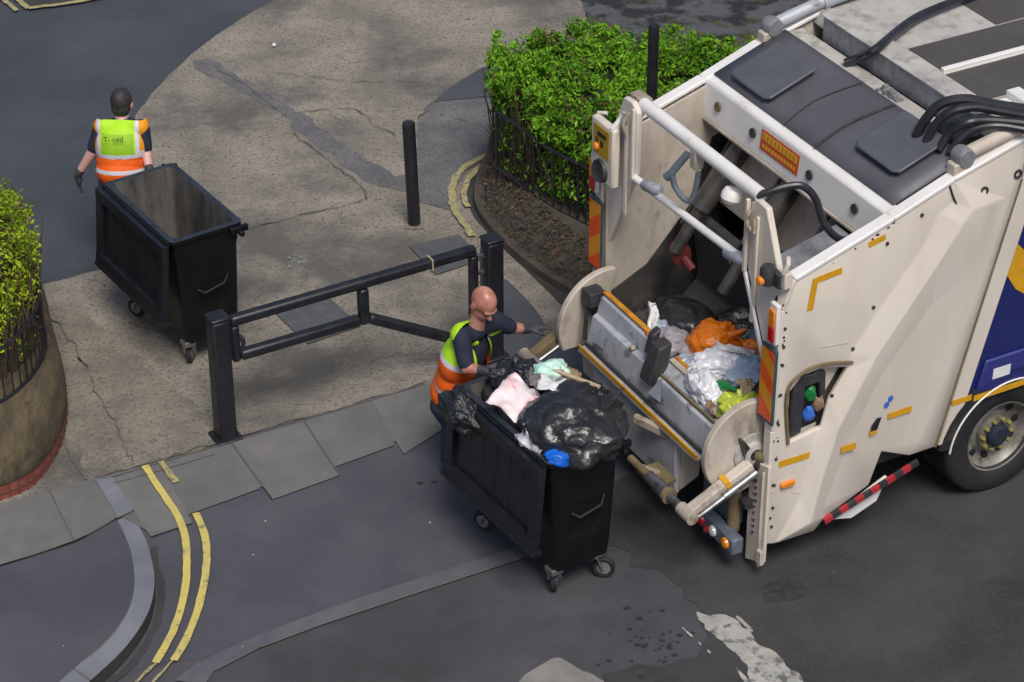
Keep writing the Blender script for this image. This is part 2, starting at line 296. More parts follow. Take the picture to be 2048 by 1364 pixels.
# cracks and joints of the drive
mb = MB()
for pts, wd in (([(490, 462), (560, 445), (640, 425), (735, 402)], .018), ([(840, 240), (862, 210)], .03), ([(735, 402), (728, 380), (690, 350), (640, 310), (585, 268)], .02),
                ([(862, 207), (910, 202), (980, 194)], .014), ([(600, 228), (660, 222), (710, 222), (745, 250), (800, 278)], .016), ([(905, 240), (940, 250), (985, 270)], .016),
                ([(420, 130), (500, 180), (575, 240)], .012), ([(160, 720), (200, 800), (240, 870), (262, 930)], .02), ([(105, 640), (150, 700), (170, 740)], .02), ([(560, 150), (700, 165), (850, 168)], .012),
                
                ([(800, 720), (840, 705), (880, 695)], .01), ([(700, 740), (760, 722), (800, 712)], .01), ([(190, 961), (330, 920), (450, 884), (640, 830), (900, 757)], .016), ([(130, 880), (150, 930), (175, 965)], .015)):
    P = smooth_path(gp(*pts), 10); P = [p+V((noise.noise(p*9), noise.noise(p*9+V((7, 0, 0))), 0))*.05+V((noise.noise(p*31), noise.noise(p*31+V((7, 0, 0))), 0))*.02 for p in P]; ribbon(mb, P, wd*.62, .0285, jit=1.6, seed=pts[0][0])
tag(mb.build('ground_cracks', 'crack', fixn=False), kind='structure')
# paving slabs along the back of the footway
sheet('paving_bed', gp((-60, 1026), (0, 1011), (190, 961), (460, 888), (744, 805), (960, 740), (1000, 815), (905, 850), (795, 885), (672, 935), (520, 978), (388, 1028), (300, 1068), (240, 1034), (148, 1082), (0, 1130), (-60, 1146)), 'slab_bed', 4.5, amp=.003)
slabs = [[(0, 1012), (98, 987), (148, 1086), (0, 1134), (-60, 1150), (-60, 1025)], [(102, 986), (188, 961), (240, 1036), (151, 1085)],
         [(226, 958), (318, 931), (386, 1050), (302, 1078)], [(322, 930), (462, 889), (520, 981), (388, 1029)], [(466, 888), (606, 846), (678, 955), (545, 1003)], [(610, 845), (740, 806), (790, 894), (668, 938)],
         [(744, 805), (868, 768), (905, 850), (808, 912)], [(872, 767), (960, 740), (1010, 830), (915, 880)]]
for i, q in enumerate(slabs):
    sheet('paving_slab', gp(*q), 'slab' if i % 2 == 0 else 'slab_cool', 5, amp=.004, seed=i).name = 'paving_slab'
mb = MB()
for pts in ([(190, 962), (226, 959), (300, 937), (466, 888), (742, 806), (960, 740)], [(224, 973), (330, 944), (430, 914)], [(0, 1136), (149, 1087), (240, 1038)], [(100, 987), (150, 1087)], [(462, 889), (545, 1003)], [(608, 846), (680, 956)], [(302, 1079), (386, 1051)]):
    ribbon(mb, smooth_path(gp(*pts), 4), .008, .032, jit=.9, seed=pts[0][0])
tag(mb.build('slab_joints', 'crack', fixn=False), kind='structure')
# flush kerb strip
sheet('flush_kerb', gp((350, 1364), (392, 1330), (492, 1284), (640, 1226), (820, 1166), (1050, 1092), (1062, 1112), (820, 1192), (640, 1252), (512, 1301), (430, 1345), (410, 1372)), 'granite_dull', 4, amp=.004)
mb = MB()
for pts in ([(500, 1283), (520, 1300)], [(430, 1345), (512, 1302), (640, 1254), (820, 1194), (1062, 1114)], [(800, 1172), (815, 1194)]):
    ribbon(mb, gp(*pts), .012, .021)
tag(mb.build('kerb_joints', 'crack', fixn=False), kind='structure')
# raised footway at the left with its curved kerb
KO = [(262, 1026, .005), (290, 1075, .03), (303, 1118, .07), (309, 1165, .1), (300, 1215, .12), (275, 1262, .12), (238, 1308, .12), (180, 1362, .12), (120, 1420, .12), (40, 1490, .12)]
KI = [(235, 1040, .008), (256, 1085, .034), (266, 1125, .074), (269, 1170, .104), (260, 1212, .124), (238, 1252, .124), (203, 1292, .124), (148, 1337, .124), (80, 1400, .124), (0, 1470, .124)]
ko = smooth_path([G(*p) for p in KO], 5); ki = smooth_path([G(*p) for p in KI], 5)
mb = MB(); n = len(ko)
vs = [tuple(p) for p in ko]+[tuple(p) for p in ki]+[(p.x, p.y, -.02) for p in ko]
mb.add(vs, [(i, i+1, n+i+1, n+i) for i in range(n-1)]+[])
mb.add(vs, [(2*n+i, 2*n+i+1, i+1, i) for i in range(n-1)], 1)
tag(mb.build('kerb', ['granite', 'asphalt_dark']), kind='structure')  # outer face coloured dark to stand in for its shade
mb = MB(); gut = [V((p.x+.05*(ko[min(i+1, n-1)]-ko[max(0, i-1)]).normalized().y*-1*(-1 if i < 0 else 1), p.y, 0)) for i, p in enumerate(ko)]
ribbon(mb, [p+V((.045, -.03, 0)) for p in ko[6:]], .05, .012, jit=.9, seed=3); tag(mb.build('gutter_shadow', 'asphalt_dirt_shade', fixn=False), kind='structure')  # dark ribbon paints the kerb's cast shadow along its foot
inner = [V((p.x, p.y, p.z-.002)) for p in ki]+[G(-400, 1470, .12), G(-400, 1240, .1), G(0, 1134, .02), G(148, 1088, .014)]
mb = MB(); c_ = V((-3.3, 14.2, .1)); mb.add([tuple(c_)]+[tuple(p) for p in inner], [(0, i+1, (i+1) % len(inner)+1) for i in range(len(inner))])
tag(mb.build('raised_footway', 'asphalt_path'), kind='structure')
sheet('kerb_stone', gp((190, 962), (224, 957), (268, 1024), (236, 1040)), 'granite', 7)
mb = MB(); ribbon(mb, gp((234, 1043), (270, 1026)), .014, .034); ribbon(mb, [G(148, 1337, .13), G(182, 1360, .13)], .014, .1285)
ribbon(mb, ki[25:34], .01, .126); tag(mb.build('kerb_gaps', 'crack', fixn=False), kind='structure')
# yellow lines
def line(pts, wd, m, lvl, jit=.35):
    mb = MB(); ribbon(mb, smooth_path(gp(*pts), 12), wd, lvl*.004, jit=jit, seed=pts[0][0]); tag(mb.build('yellow_line', m, fixn=False), kind='structure')
line([(290, 938), (312, 972), (345, 1022), (362, 1052), (372, 1090), (374, 1150), (366, 1210), (345, 1272), (312, 1333)], .056, 'yellow_line', 9, .12)
line([(312, 1334), (296, 1350), (270, 1372)], .022, 'yellow_line_worn', 9, .8)
line([(392, 1033), (408, 1072), (414, 1110), (410, 1165), (395, 1230), (372, 1288), (348, 1328)], .056, 'yellow_line', 9, .12)
line([(347, 1328), (330, 1345), (306, 1372)], .022, 'yellow_line_worn', 9, .8)
line([(322, 930), (338, 952), (352, 972)], .05, 'yellow_line_worn', 9, .4)
line([(985, 312), (945, 330), (918, 352), (903, 385), (910, 425), (928, 452), (945, 478)], .07, 'yellow_line_worn', 9, .4)
line([(990, 324), (955, 344), (935, 370), (928, 396), (935, 420)], .055, 'yellow_line_worn', 9, .4)
line([(-8, -8), (14, 10), (34, 27)], .05, 'yellow_line_worn', 9, .3)
line([(20, -12), (38, 6), (58, 22)], .06, 'yellow_line_worn', 9, .3); line([(58, 22), (140, 12), (225, -4)], .06, 'yellow_line_worn', 10, .3)
sheet('grass_verge', gp((28, -12), (62, 18), (140, 8), (220, -10), (200, -40), (0, -40)), 'asphalt_dark', 3, amp=.02)
sheet('carriageway_patch', smooth_path(gp((1165, 1075), (1240, 1090), (1330, 1165), (1400, 1230), (1415, 1290), (1380, 1320), (1300, 1330), (1220, 1372), (1500, 1600), (2300, 1600), (2400, 900), (2000, 700), (1500, 760), (1250, 960)), 4, True), 'asphalt_dirt_shade', 1.5, amp=.12, seed=8)
# pale ragged blotches, oil, manhole in the carriageway
mb = MB()
def blob(mb, pts, z, amp, m=0, seed=0): mb.face([(p.x, p.y, z) for p in rough_edge(smooth_path(gp(*pts), 4, True), amp, .05, seed)], m)
blob(mb, [(1392, 1226), (1430, 1232), (1470, 1240), (1500, 1262), (1520, 1290), (1560, 1315), (1585, 1340), (1600, 1372), (1510, 1372), (1498, 1340), (1470, 1310), (1440, 1285), (1412, 1260)], .012, .06)
for i, p in enumerate(([(1472, 1237), (1482, 1238), (1504, 1260), (1500, 1266)], [(1364, 1258), (1372, 1262), (1386, 1274), (1380, 1276)], [(1396, 1286), (1402, 1288), (1404, 1294), (1398, 1292)], [(1470, 1338), (1478, 1342), (1498, 1366), (1490, 1368)], [(1414, 1302), (1420, 1304), (1422, 1310), (1416, 1308)])):
    blob(mb, p, .013, .008, seed=i)
tag(mb.build('pale_road_blotches', 'pale_blotch', fixn=False), kind='structure')
mb = MB(); blob(mb, [(1085, 1330), (1120, 1318), (1160, 1338), (1185, 1352), (1205, 1376), (1040, 1376)], .012, .02, seed=5); tag(mb.build('pale_ground_patch', 'pale_patch', fixn=False), kind='structure')
mb = MB(); blob(mb, [(1515, 1180), (1560, 1160), (1600, 1168), (1612, 1180), (1590, 1198), (1545, 1205), (1520, 1195)], .009, .1, seed=7)
for i in range(40):
    x, y = random.gauss(1310, 45), random.gauss(1290, 26); r = random.uniform(2, 7); blob(mb, [(x-r, y), (x, y-r*.5), (x+r, y), (x, y+r*.5)], .009+.0001*i, .01, seed=i)
for (x, y, r) in ((840, 968, 7), (868, 966, 6), (1255, 1217, 7), (1325, 1222, 6), (1450, 1110, 5)): blob(mb, [(x-r, y), (x, y-r*.4), (x+r, y), (x, y+r*.4)], .0092, .01, seed=x)
tag(mb.build('oil_stains', 'oil', fixn=False), kind='structure')
mb = MB()
for i in range(6):
    x, y = random.uniform(30, 2000), random.uniform(950, 1350)
    r = random.uniform(1, 2.); blob(mb, [(x-r, y), (x, y-r*.6), (x+r, y), (x, y+r*.6)], .135 if x < 240 else .0225, .004, seed=i)
tag(mb.build('litter_flecks', 'paper_white', fixn=False), kind='stuff'); mb = MB()
for i in range(26):
    x, y = 588+random.gauss(0, 9), 530+random.gauss(0, 6); r = random.uniform(1., 2.6); blob(mb, [(x-r, y), (x, y-r*.5), (x+r, y), (x, y+r*.5)], .033+.0003*i, .005, seed=i)
tag(mb.build('broken_glass', 'glass_bits', fixn=False), kind='stuff'); mb = MB()
blob(mb, [(545, 94), (549, 91), (552, 95), (548, 98)], .033, .004)
tag(mb.build('litter_flecks', 'paper_white', fixn=False), kind='stuff')
# darker asphalt under and behind the lorry is the carriageway_patch sheet
#==SPLIT==
# ------------------------------------------------------------------ leaves
def foliage(name, parent, inside, lo, hi, count, size, mats, seed, wts=(.34, .28, .2, .13, .05), shell=None):
    rng = np.random.default_rng(seed); vs = []; fs = []; mi = []; k = 0; tries = 0
    cl = rng.uniform(lo, hi, (2600, 3)); 
    while k < count and tries < count*40:
        tries += 1
        if rng.random() < .7:
            p = cl[rng.integers(len(cl))]+rng.normal(0, .035, 3)
        else: p = rng.uniform(lo, hi)
        d = inside(p)
        if d < 0 or (shell and d > shell and rng.random() > .1): continue
        s_ = size*rng.uniform(.6, 1.35); a = rng.normal(0, 1, 3); a[2] += .35; a /= np.linalg.norm(a)
        nrm = rng.normal(0, 1, 3)+np.array([0, -.35, .9]); b = np.cross(a, nrm); b /= (np.linalg.norm(b)+1e-6); nn = np.cross(b, a)
        o = len(vs); vs += [p-a*s_, p+b*s_*.42+nn*s_*.12, p+a*s_, p-b*s_*.42+nn*s_*.12]
        fs += [(o, o+1, o+2), (o, o+2, o+3)]
        cn = noise.noise(V(p)*2.3+V((seed, 0, 0))); wt = np.array(wts)*np.array([1, 1+cn*1.8, 1-cn*2.2, 1+cn*2.4, 1-cn*2.2]); wt = np.clip(wt, .01, 9); wt /= wt.sum()
        c = rng.choice(5, p=wt); mi += [c, c]; k += 1
    me = bpy.data.meshes.new(name); me.from_pydata([tuple(v) for v in vs], [], fs)
    for m in mats: me.materials.append(m)
    me.polygons.foreach_set('material_index', mi)
    o = bpy.data.objects.new(name, me); COL.objects.link(o); o.parent = parent; return o
def poly_dist(p, P):      # signed distance inside polygon P (xy)
    ins = False; best = 9
    for i in range(len(P)):
        a, b = P[i], P[(i+1) % len(P)]
        if (a[1] > p[1]) != (b[1] > p[1]) and p[0] < (b[0]-a[0])*(p[1]-a[1])/(b[1]-a[1])+a[0]: ins = not ins
        ab = (b[0]-a[0], b[1]-a[1]); t = max(0, min(1, ((p[0]-a[0])*ab[0]+(p[1]-a[1])*ab[1])/(ab[0]**2+ab[1]**2)))
        best = min(best, math.hypot(p[0]-a[0]-ab[0]*t, p[1]-a[1]-ab[1]*t))
    return best if ins else -best
def hedge(label, poly, z0, z1, count, size, mats, seed, topvar=.24):
    root = empty('hedge', (0, 0, 0), 0, label, 'hedge', None)
    cx = sum(p[0] for p in poly)/len(poly); cy = sum(p[1] for p in poly)/len(poly); root.location = (cx, cy, z0)
    lp = [(x-cx, y-cy) for x, y in poly]; rngd = random.Random(seed)
    def inside(p):
        top = (z1-z0)+topvar*noise.noise(V((p[0]*2.2+seed, p[1]*2.2, 0)))+topvar*.6*noise.noise(V((p[0]*7, p[1]*7, seed)))
        wob = .1*noise.noise(V((p[0]*3, p[1]*3, p[2]*3+seed)))+.05*noise.noise(V((p[0]*9, p[1]*9, p[2]*9)))
        bulge = -.1*(1-min(1, p[2]/.35))
        d = poly_dist(p, lp)+wob+bulge; dt = top-p[2]
        if rngd.random() > .35+.9*p[2]/(z1-z0): return -1
        r = .22
        if d < r and dt < r: dd = r-math.hypot(max(0, r-d), max(0, r-dt))
        else: dd = min(d, dt)
        return dd if p[2] > .0 else -1
    xs = [p[0] for p in lp]; ys = [p[1] for p in lp]
    foliage('foliage', root, inside, np.array([min(xs)-.1, min(ys)-.1, 0]), np.array([max(xs)+.1, max(ys)+.1, z1-z0+.25]), count, size, mats, seed, shell=.2)
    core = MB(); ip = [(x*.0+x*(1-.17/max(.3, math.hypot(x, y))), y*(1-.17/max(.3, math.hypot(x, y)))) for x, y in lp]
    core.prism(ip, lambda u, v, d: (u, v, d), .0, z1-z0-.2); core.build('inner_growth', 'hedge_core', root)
    tw = MB(); rng = random.Random(seed)
    for i in range(170):
        k = rng.randrange(len(lp)); t = rng.random(); a, b = lp[k], lp[(k+1) % len(lp)]; x, y = (a[0]+(b[0]-a[0])*t)*.93, (a[1]+(b[1]-a[1])*t)*.93
        h = rng.uniform(.5, z1-z0-.05); tw.tube([(x, y, 0), (x*1.02+rng.uniform(-.05, .05), y*1.02+rng.uniform(-.05, .05), h*.5), (x*1.03+rng.uniform(-.1, .1), y*1.03+rng.uniform(-.1, .1), h)], [.009, .007, .003], 5)
    tw.build('stems', 'twig', root)
    return root
# ------------------------------------------------------------------ planters
def planter(base, top, hb, ht, label, soilm, brickm, wallh, copes=True, drum=None):
    n = len(base); c = sum((V(p) for p in base), V())/n
    root = empty('planter', (c.x, c.y, 0), 0, label, 'planter')
    b = [V((p.x-c.x, p.y-c.y, 0)) for p in base]; t = [V((p.x-c.x, p.y-c.y, 0)) for p in top]
    inn = [p*(1-.1/p.length) for p in b]
    mb = MB(); N = n
    vs = [(p.x, p.y, -.01) for p in b]+[(p.x, p.y, wallh) for p in b]+[(p.x, p.y, wallh) for p in inn]+[(p.x, p.y, wallh-.05) for p in inn]
    mb.add(vs, [(k*N+i, k*N+(i+1) % N, (k+1)*N+(i+1) % N, (k+1)*N+i) for k in range(3) for i in range(N)])
    mb.build('retaining_edge', brickm, root, bevel=.008)
    if copes:
        j = MB()
        for i in range(N):
            p, q = b[i], b[(i+1) % N]; L_ = (q-p).length; k = max(1, int(L_/.22))
            for s_ in range(k):
                u = p.lerp(q, s_/k); d = u.normalized(); j.beam(u*1.0+d*.002+V((0, 0, 0)), u+d*.002+V((0, 0, wallh+.002)), .012, .012, up=d)
            for zz in (wallh*.5,): j.beam(p*1.0+V((0, 0, zz)), q+V((0, 0, zz)), .01, .012)
        j.build('mortar_joints', 'mortar', root)
    mb = MB()
    K = 6
    if drum: K = len(drum)-1; rows = [[b[i]*(1-ins/b[i].length)+V((0, 0, zz+(.012*noise.noise(b[i]*5+V((0, 0, zz*9)))))) for i in range(N)] for ins, zz in drum]; t = rows[-1]; ht = drum[-1][1]
    else: rows = [[inn[i].lerp(t[i], k/K)+V((0, 0, wallh-.02+(ht-wallh+.02)*(k/K)**.8+(.02*noise.noise(inn[i].lerp(t[i], k/K)*4) if 0 < k < K else 0))) for i in range(N)] for k in range(K+1)]
    mb.add([tuple(p) for r_ in rows for p in r_]+[(0, 0, ht)], [(k*N+i, k*N+(i+1) % N, (k+1)*N+(i+1) % N, (k+1)*N+i) for k in range(K) for i in range(N)]+[(K*N+i, K*N+(i+1) % N, (K+1)*N) for i in range(N)])
    mb.build('soil_bed', soilm, root, smooth=True, angle=80)
    return root
def railing(label, base, h, z0, bars, name='railing', r=.016):
    c = base[0]; root = empty(name, (c.x, c.y, z0), 0, label, 'railing')
    P = smooth_path([V((p.x-c.x, p.y-c.y, 0)) for p in base], 8)
    L_ = [0]
    for i in range(len(P)-1): L_.append(L_[-1]+(P[i+1]-P[i]).length)
    def at(s_):
        for i in range(len(P)-1):
            if L_[i+1] >= s_: return P[i].lerp(P[i+1], (s_-L_[i])/max(1e-6, L_[i+1]-L_[i]))
        return P[-1]
    for nm, zz in (('bottom_rail', .05), ('top_rail', h)):
        m = MB(); m.tube([p+V((0, 0, zz)) for p in P], r, 8); m.build(nm, 'black_paint' if nm else '', root, smooth=True)
    for k in range(bars+1):
        p = at(L_[-1]*k/bars); m = MB(); m.tube([p+V((0, 0, -.05 if k % 6 == 0 else .05)), p+V((0, 0, h+.0))], .014 if k % 6 == 0 else .007, 6)
        m.build('upright', 'black_paint', root, smooth=True)
    return root
lb = gp((-260, 1030), (-120, 1026), (0, 1003), (70, 970), (115, 910), (133, 850), (130, 780), (108, 690), (88, 615), (40, 560), (-100, 540), (-300, 560), (-420, 700), (-380, 900))
lb = smooth_path(lb, 4, True)
cl = sum((V(p) for p in lb), V())/len(lb)
ltop = [cl+(p-cl)*(1-.42/(p-cl).length) for p in lb]
planter(lb, ltop, 0, .35, 'raised bed of bare brown soil with a red brick edge at the left', 'soil', 'brick', .13, drum=[(.03, .1), (-.012, .15), (.0, .24), (.03, .36), (.09, .47), (.17, .53), (.3, .56)])
railing('hooped iron railing around the yellow green hedge at the left', [V((p.x, p.y, 0)) for p in (G(-200, 880, .56), G(-90, 845, .56), G(0, 806, .56), G(50, 768, .56), G(83, 718, .56), G(90, 672, .56), G(80, 630, .56))], .5, .52, 22)
hedge('clipped yellow green hedge behind hooped railing at the left edge', [(-5.9, 16.2), (-5.0, 16.1), (-4.35, 16.16), (-4.02, 16.32), (-3.82, 16.62), (-3.74, 17.0), (-3.8, 17.5), (-4.2, 18.1), (-5.2, 18.3), (-6.0, 17.5)], 5e-1, 1.62, 36000, .022, LIMES, 11)
rb = gp((975, 318), (955, 360), (948, 410), (962, 445), (1000, 492), (1060, 545), (1130, 590), (1230, 640), (1330, 640), (1600, 420), (1620, 200), (1400, 120), (1150, 180), (1000, 260))
rb = smooth_path(rb, 4, True); cr = sum((V(p) for p in rb), V())/len(rb)
rt = []
for p in rb:
    d = (p-cr); rt.append(cr+d*(1-.42/d.length))
planter(rb, rt, 0, .42, 'dark soil bank planter with rounded end beside the lorry', 'soil_dark', 'soil_dark', .1, False)
hx = [G(1000, 312, .5), G(1030, 332, .5), G(1100, 385, .5), G(1175, 425, .5), G(1260, 470, .5)]
railing('low black railing along the front of the green hedge', [V((p.x-.03, p.y-.05, 0)) for p in hx], .62, .36, 18)
hedge('dense bright green hedge growing on the bank beside the lorry', [(-.24, 20.75), (-.18, 20.33), (.06, 19.93), (.32, 19.52), (.68, 19.14), (1.2, 18.9), (2.4, 19.4), (3.0, 20.6), (2.2, 20.9), (1.1, 21.35), (.5, 21.2), (.1, 21.1)], .3, 1.42, 68000, .027, GREENS, 5)
def post(name, label, loc, h, r, n=24, cat='bollard', lean=0):
    root = empty(name, loc, 0, label, cat)
    m = MB(); m.lathe([(0, -.05), (r, -.05), (r, h-.025), (r*.93, h-.006), (r*.7, h), (0, h)], (0, 0, 0), (lean, 0, 1), n); m.build('post', 'black_paint', root, smooth=True, angle=50)
    m = MB(); m.box((-r*1.5, -r*1.5, 0), (r*1.5, r*1.5, .03)) if n > 8 else m.box((-r*1.6, -r*1.6, 0), (r*1.6, r*1.6, .025)); m.build('base_plate', 'concrete_worn', root, bevel=.008)
    return root
p = G(829, 452); post('bollard', 'black round bollard standing alone on the concrete drive', p, 1.06, .058, lean=-.03)
p = V((1.19, 19.25, .3)); post('sign_post', 'tall black pole rising out of the green hedge', p, 2.0, .047, cat='post')
def litter(planter_, base, top, hb, ht, count, mats, seed, size=.02):
    rng = random.Random(seed); n = len(base); vs = []; fs = []; mi = []; c = V((planter_.location.x, planter_.location.y, 0))
    for k in range(count):
        i = rng.randrange(n); t = rng.random(); f = rng.random()**.8
        a = base[i].lerp(base[(i+1) % n], t)-c; b = top[i].lerp(top[(i+1) % n], t)-c; p = a.lerp(b, .12+.88*f); p.z = hb+(ht-hb)*f**.8+rng.uniform(0, .03)
        d = V((rng.gauss(0, 1), rng.gauss(0, 1), rng.gauss(0, .35))).normalized()*size*rng.uniform(.5, 1.6); e = V((-d.y, d.x, rng.gauss(0, .01)))*.28
        o = len(vs); vs += [p-d, p+e, p+d, p-e]; fs += [(o, o+1, o+2, o+3)]; mi.append(rng.randrange(len(mats)))
    me = bpy.data.meshes.new('leaf_litter'); me.from_pydata([tuple(v) for v in vs], [], fs)
    for m in mats: me.materials.append(MATS[m])
    me.polygons.foreach_set('material_index', mi); o = bpy.data.objects.new('leaf_litter', me); COL.objects.link(o); o.parent = planter_; o['kind'] = 'stuff'
PL = [o for o in COL.objects if o.name.startswith('planter') and o.type == 'EMPTY']
litter(PL[0], lb, ltop, .2, .5, 900, ['straw', 'twig', 'soil_dark', 'soil'], 3)
litter(PL[1], rb, rt, .1, .43, 3600, ['twig', 'soil_dark', 'twig', 'leaf_dry', 'soil_dark'], 4)
# ------------------------------------------------------------------ swing barrier
g0 = G(452, 876); g1 = G(985, 712); gd = (g1-g0); gl = gd.length; ang = math.atan2(gd.y, gd.x)
def gpost(label, p):
    root = empty('gate_post', p, ang, label, 'gate post', 'posts of the swing barrier')
    m = MB(); m.box((-.075, -.075, -.03), (.075, .075, 1.12)); m.build('shaft', 'black_paint', root, bevel=.02)
    m = MB(); m.box((-.08, -.08, 1.12), (.08, .08, 1.15)); m.build('cap', 'black_paint', root, bevel=.012)
    m = MB(); m.box((-.11, -.11, -.02), (.11, .11, .035)); m.build('foot_plate', 'black_paint', root, bevel=.01)
gpost('square black gate post nearest the slabs, left end of the barrier', g0); gpost('square black gate post behind the bald man, right end of the barrier', g1)
gate = empty('barrier_gate', g0, ang, 'black tubular swing barrier spanning the drive between two posts', 'barrier')
def gbar(name, a, b, s_=.085, bev=.022):
    m = MB(); m.beam((a[0], 0, a[1]), (b[0], 0, b[1]), s_, s_, up=(0, 1, 0)); return m.build(name, 'black_paint', gate, bevel=bev)
gbar('top_rail', (.1, 1.065), (2.27, 1.075)); gbar('lower_rail', (.17, .735), (1.21, .735)); gbar('stile', (.135, .69), (.135, 1.02), .07); gbar('stile', (1.25, .69), (1.25, 1.02), .085)
gbar('brace', (1.29, .73), (2.21, .2)); gbar('stile', (2.25, .1), (2.25, 1.03), .075)
m = MB()
for zz in (.85, 1.0): m.beam((2.29, 0, zz), (2.36, 0, zz), .03, .03, up=(0, 1, 0))
m.tube([(2.325, .0, .5), (2.325, 0, 1.06)], .011, 8); m.build('hinge', 'steel', gate)
m = MB(); m.beam((1.86, 0, 1.02), (1.86, 0, 1.12), .012, .092, up=(0, 1, 0)); m.build('tape', 'wood', gate)
#==SPLIT2==
# ------------------------------------------------------------------ wheeled bins
def make_bin(loc, rz, label, seed):
    root = empty('wheelie_bin', loc, rz, label, 'wheelie bin', 'black four wheeled bins')
    W_, D_, H_ = .60, 1.16, 1.27; zb = .23
    def ring(x0, x1, y0, y1, z, r=.05, n=4):
        out = []
        for cx, cy, a0 in ((x1-r, y1-r, 0), (x0+r, y1-r, 90), (x0+r, y0+r, 180), (x1-r, y0+r, 270)):
            for k in range(n+1): a = R(a0+90*k/n); out.append((cx+r*math.cos(a), cy+r*math.sin(a), z))
        return out
    def loft(rings, m, flip=False, mi=0):
        n = len(rings[0]); m.add([p for r_ in rings for p in r_], [(k*n+i, k*n+(i+1) % n, (k+1)*n+(i+1) % n, (k+1)*n+i) for k in range(len(rings)-1) for i in range(n)], mi)
    m = MB()
    loft([ring(.09, W_-.03, .06, D_-.08, zb), ring(.07, W_-.025, .045, D_-.06, .36), ring(.03, W_-.012, .02, D_-.025, .85), ring(.02, W_-.008, .012, D_-.015, 1.06), ring(.005, W_, 0, D_, 1.11), ring(0, W_, 0, D_, 1.235),
          ring(-.025, W_+.025, -.025, D_+.025, 1.237), ring(-.025, W_+.025, -.025, D_+.025, H_)], m)
    loft([ring(-.025, W_+.025, -.025, D_+.025, H_), ring(.025, W_-.025, .025, D_-.025, H_)], m, mi=2)
    loft([ring(.025, W_-.025, .025, D_-.025, H_), ring(.05, W_-.04, .05, D_-.05, 1.0), ring(.12, W_-.07, .11, D_-.11, .3)], m, mi=1)
    m.add(ring(.12, W_-.07, .11, D_-.11, .3), [tuple(range(20))], 1); m.add(ring(.09, W_-.03, .06, D_-.08, zb), [tuple(range(20))], 0)
    for yy in (.25, .48, .72, .96): m.box((W_-.02, yy-.012, .45), (W_+.006, yy+.012, 1.2))
    m.build('body', ['black_plastic', 'bin_grime', 'bin_rim'], root, smooth=True, angle=40)
    # lid hanging outside the hinge side
    m = MB(); a = R(5); L_ = .72
    def lp(u, y, d=0): return (-.045-math.sin(a)*u-math.cos(a)*d, y, 1.25-math.cos(a)*u+math.sin(a)*d)
    y0, y1 = -.02, D_+.02
    def slab(u0, u1, ya, yb, d0, d1, mi=0):
        m.add([lp(u0, ya, d0), lp(u1, ya, d0), lp(u1, yb, d0), lp(u0, yb, d0), lp(u0, ya, d1), lp(u1, ya, d1), lp(u1, yb, d1), lp(u0, yb, d1)], [(0,1,2,3),(7,6,5,4),(0,4,5,1),(1,5,6,2),(2,6,7,3),(3,7,4,0)], mi)
    slab(.0, L_, y0, y1, 0, .022); slab(0, .09, y0, y1, .022, .06); slab(L_-.13, L_, y0, y1, .022, .06); slab(.09, L_-.13, y0, y0+.09, .022, .055); slab(.09, L_-.13, y1-.09, y1, .022, .055)
    for k in range(1, 6): yy = y0+.09+(y1-y0-.18)*k/6; slab(.09, L_-.13, yy-.025, yy+.025, .0215, .0255)
    slab(L_-.03, L_+.006, y0-.012, y1+.012, -.02, .066)
    m.build('lid', 'lid_plastic', root, bevel=.012)
    m = MB(); m.tube([(-.04, .0, 1.255), (-.04, D_, 1.255)], .017, 10)
    m.build('hinge_bar', 'black_plastic', root, smooth=True)
    for sgn, yy in ((-1, -.025), (1, D_+.025)):
        m = MB(); m.box((.5, yy-.025 if sgn < 0 else yy-.01, 1.19), (W_+.06, yy+.01 if sgn < 0 else yy+.025, 1.245)); m.tube([(W_-.03, yy+sgn*.02, 1.21), (W_-.03, yy+sgn*.09, 1.21)], .024, 12)
        m.build('lifting_lug', 'black_plastic', root, bevel=.006)
        m = MB(); ys = .025 if sgn < 0 else D_-.025
        m.tube([(.2, ys, .74), (.24, ys+sgn*.05, .72), (.42, ys+sgn*.05, .76), (.48, ys, .8)], .014, 8); m.build('side_handle', 'black_plastic', root, smooth=True)
    for (x, y, hd) in ((.12, .12, .9), (.13, D_-.16, 2.0), (W_-.1, .12, -.7), (W_-.1, D_-.16, 1.0)):
        m = MB(); dx, dy = math.cos(hd)*.05, math.sin(hd)*.05; px_, py_ = -math.sin(hd), math.cos(hd)
        m.box((x-.05, y-.05, .195), (x+.05, y+.05, zb+.01))
        for s_ in (-1, 1): m.beam((x+px_*.03*s_, y+py_*.03*s_, .2), (x+dx+px_*.03*s_, y+dy+py_*.03*s_, .075), .006, .05, up=(px_, py_, 0))
        f = m.build('castor', 'steel', root, bevel=.004)
        m = MB(); r_ = .085; m.lathe([(.02, -.021), (.055, -.021), (.057, -.017), (r_-.008, -.022), (r_, -.012), (r_, .012), (r_-.008, .022), (.057, .017), (.055, .021), (.02, .021)], (x+dx, y+dy, r_), (px_, py_, 0), 24)
        m2 = MB(); m2.lathe([(0, -.022), (.052, -.0225), (.052, .0225), (0, .022)], (x+dx, y+dy, r_), (px_, py_, 0), 20)
        m.build('wheel', 'rubber', f, smooth=True, angle=50); m2.build('hub', 'rim_grey', f)
    return root
_n = G(345, 484, 1.282); _m = G(1101, 927, 1.282)
BIN1 = (V((_n.x, _n.y, .012)), R(34)); BIN2 = (V((_m.x, _m.y, .012)), R(33))
make_bin(*BIN1, 'empty black wheeled bin with open lid hanging on the concrete drive', 1)
make_bin(*BIN2, 'overflowing black wheeled bin loaded with bags behind the lorry', 2)
def BL(b, x, y, z): return b[0]+Matrix.Rotation(b[1], 3, 'Z') @ V((x, y, z))
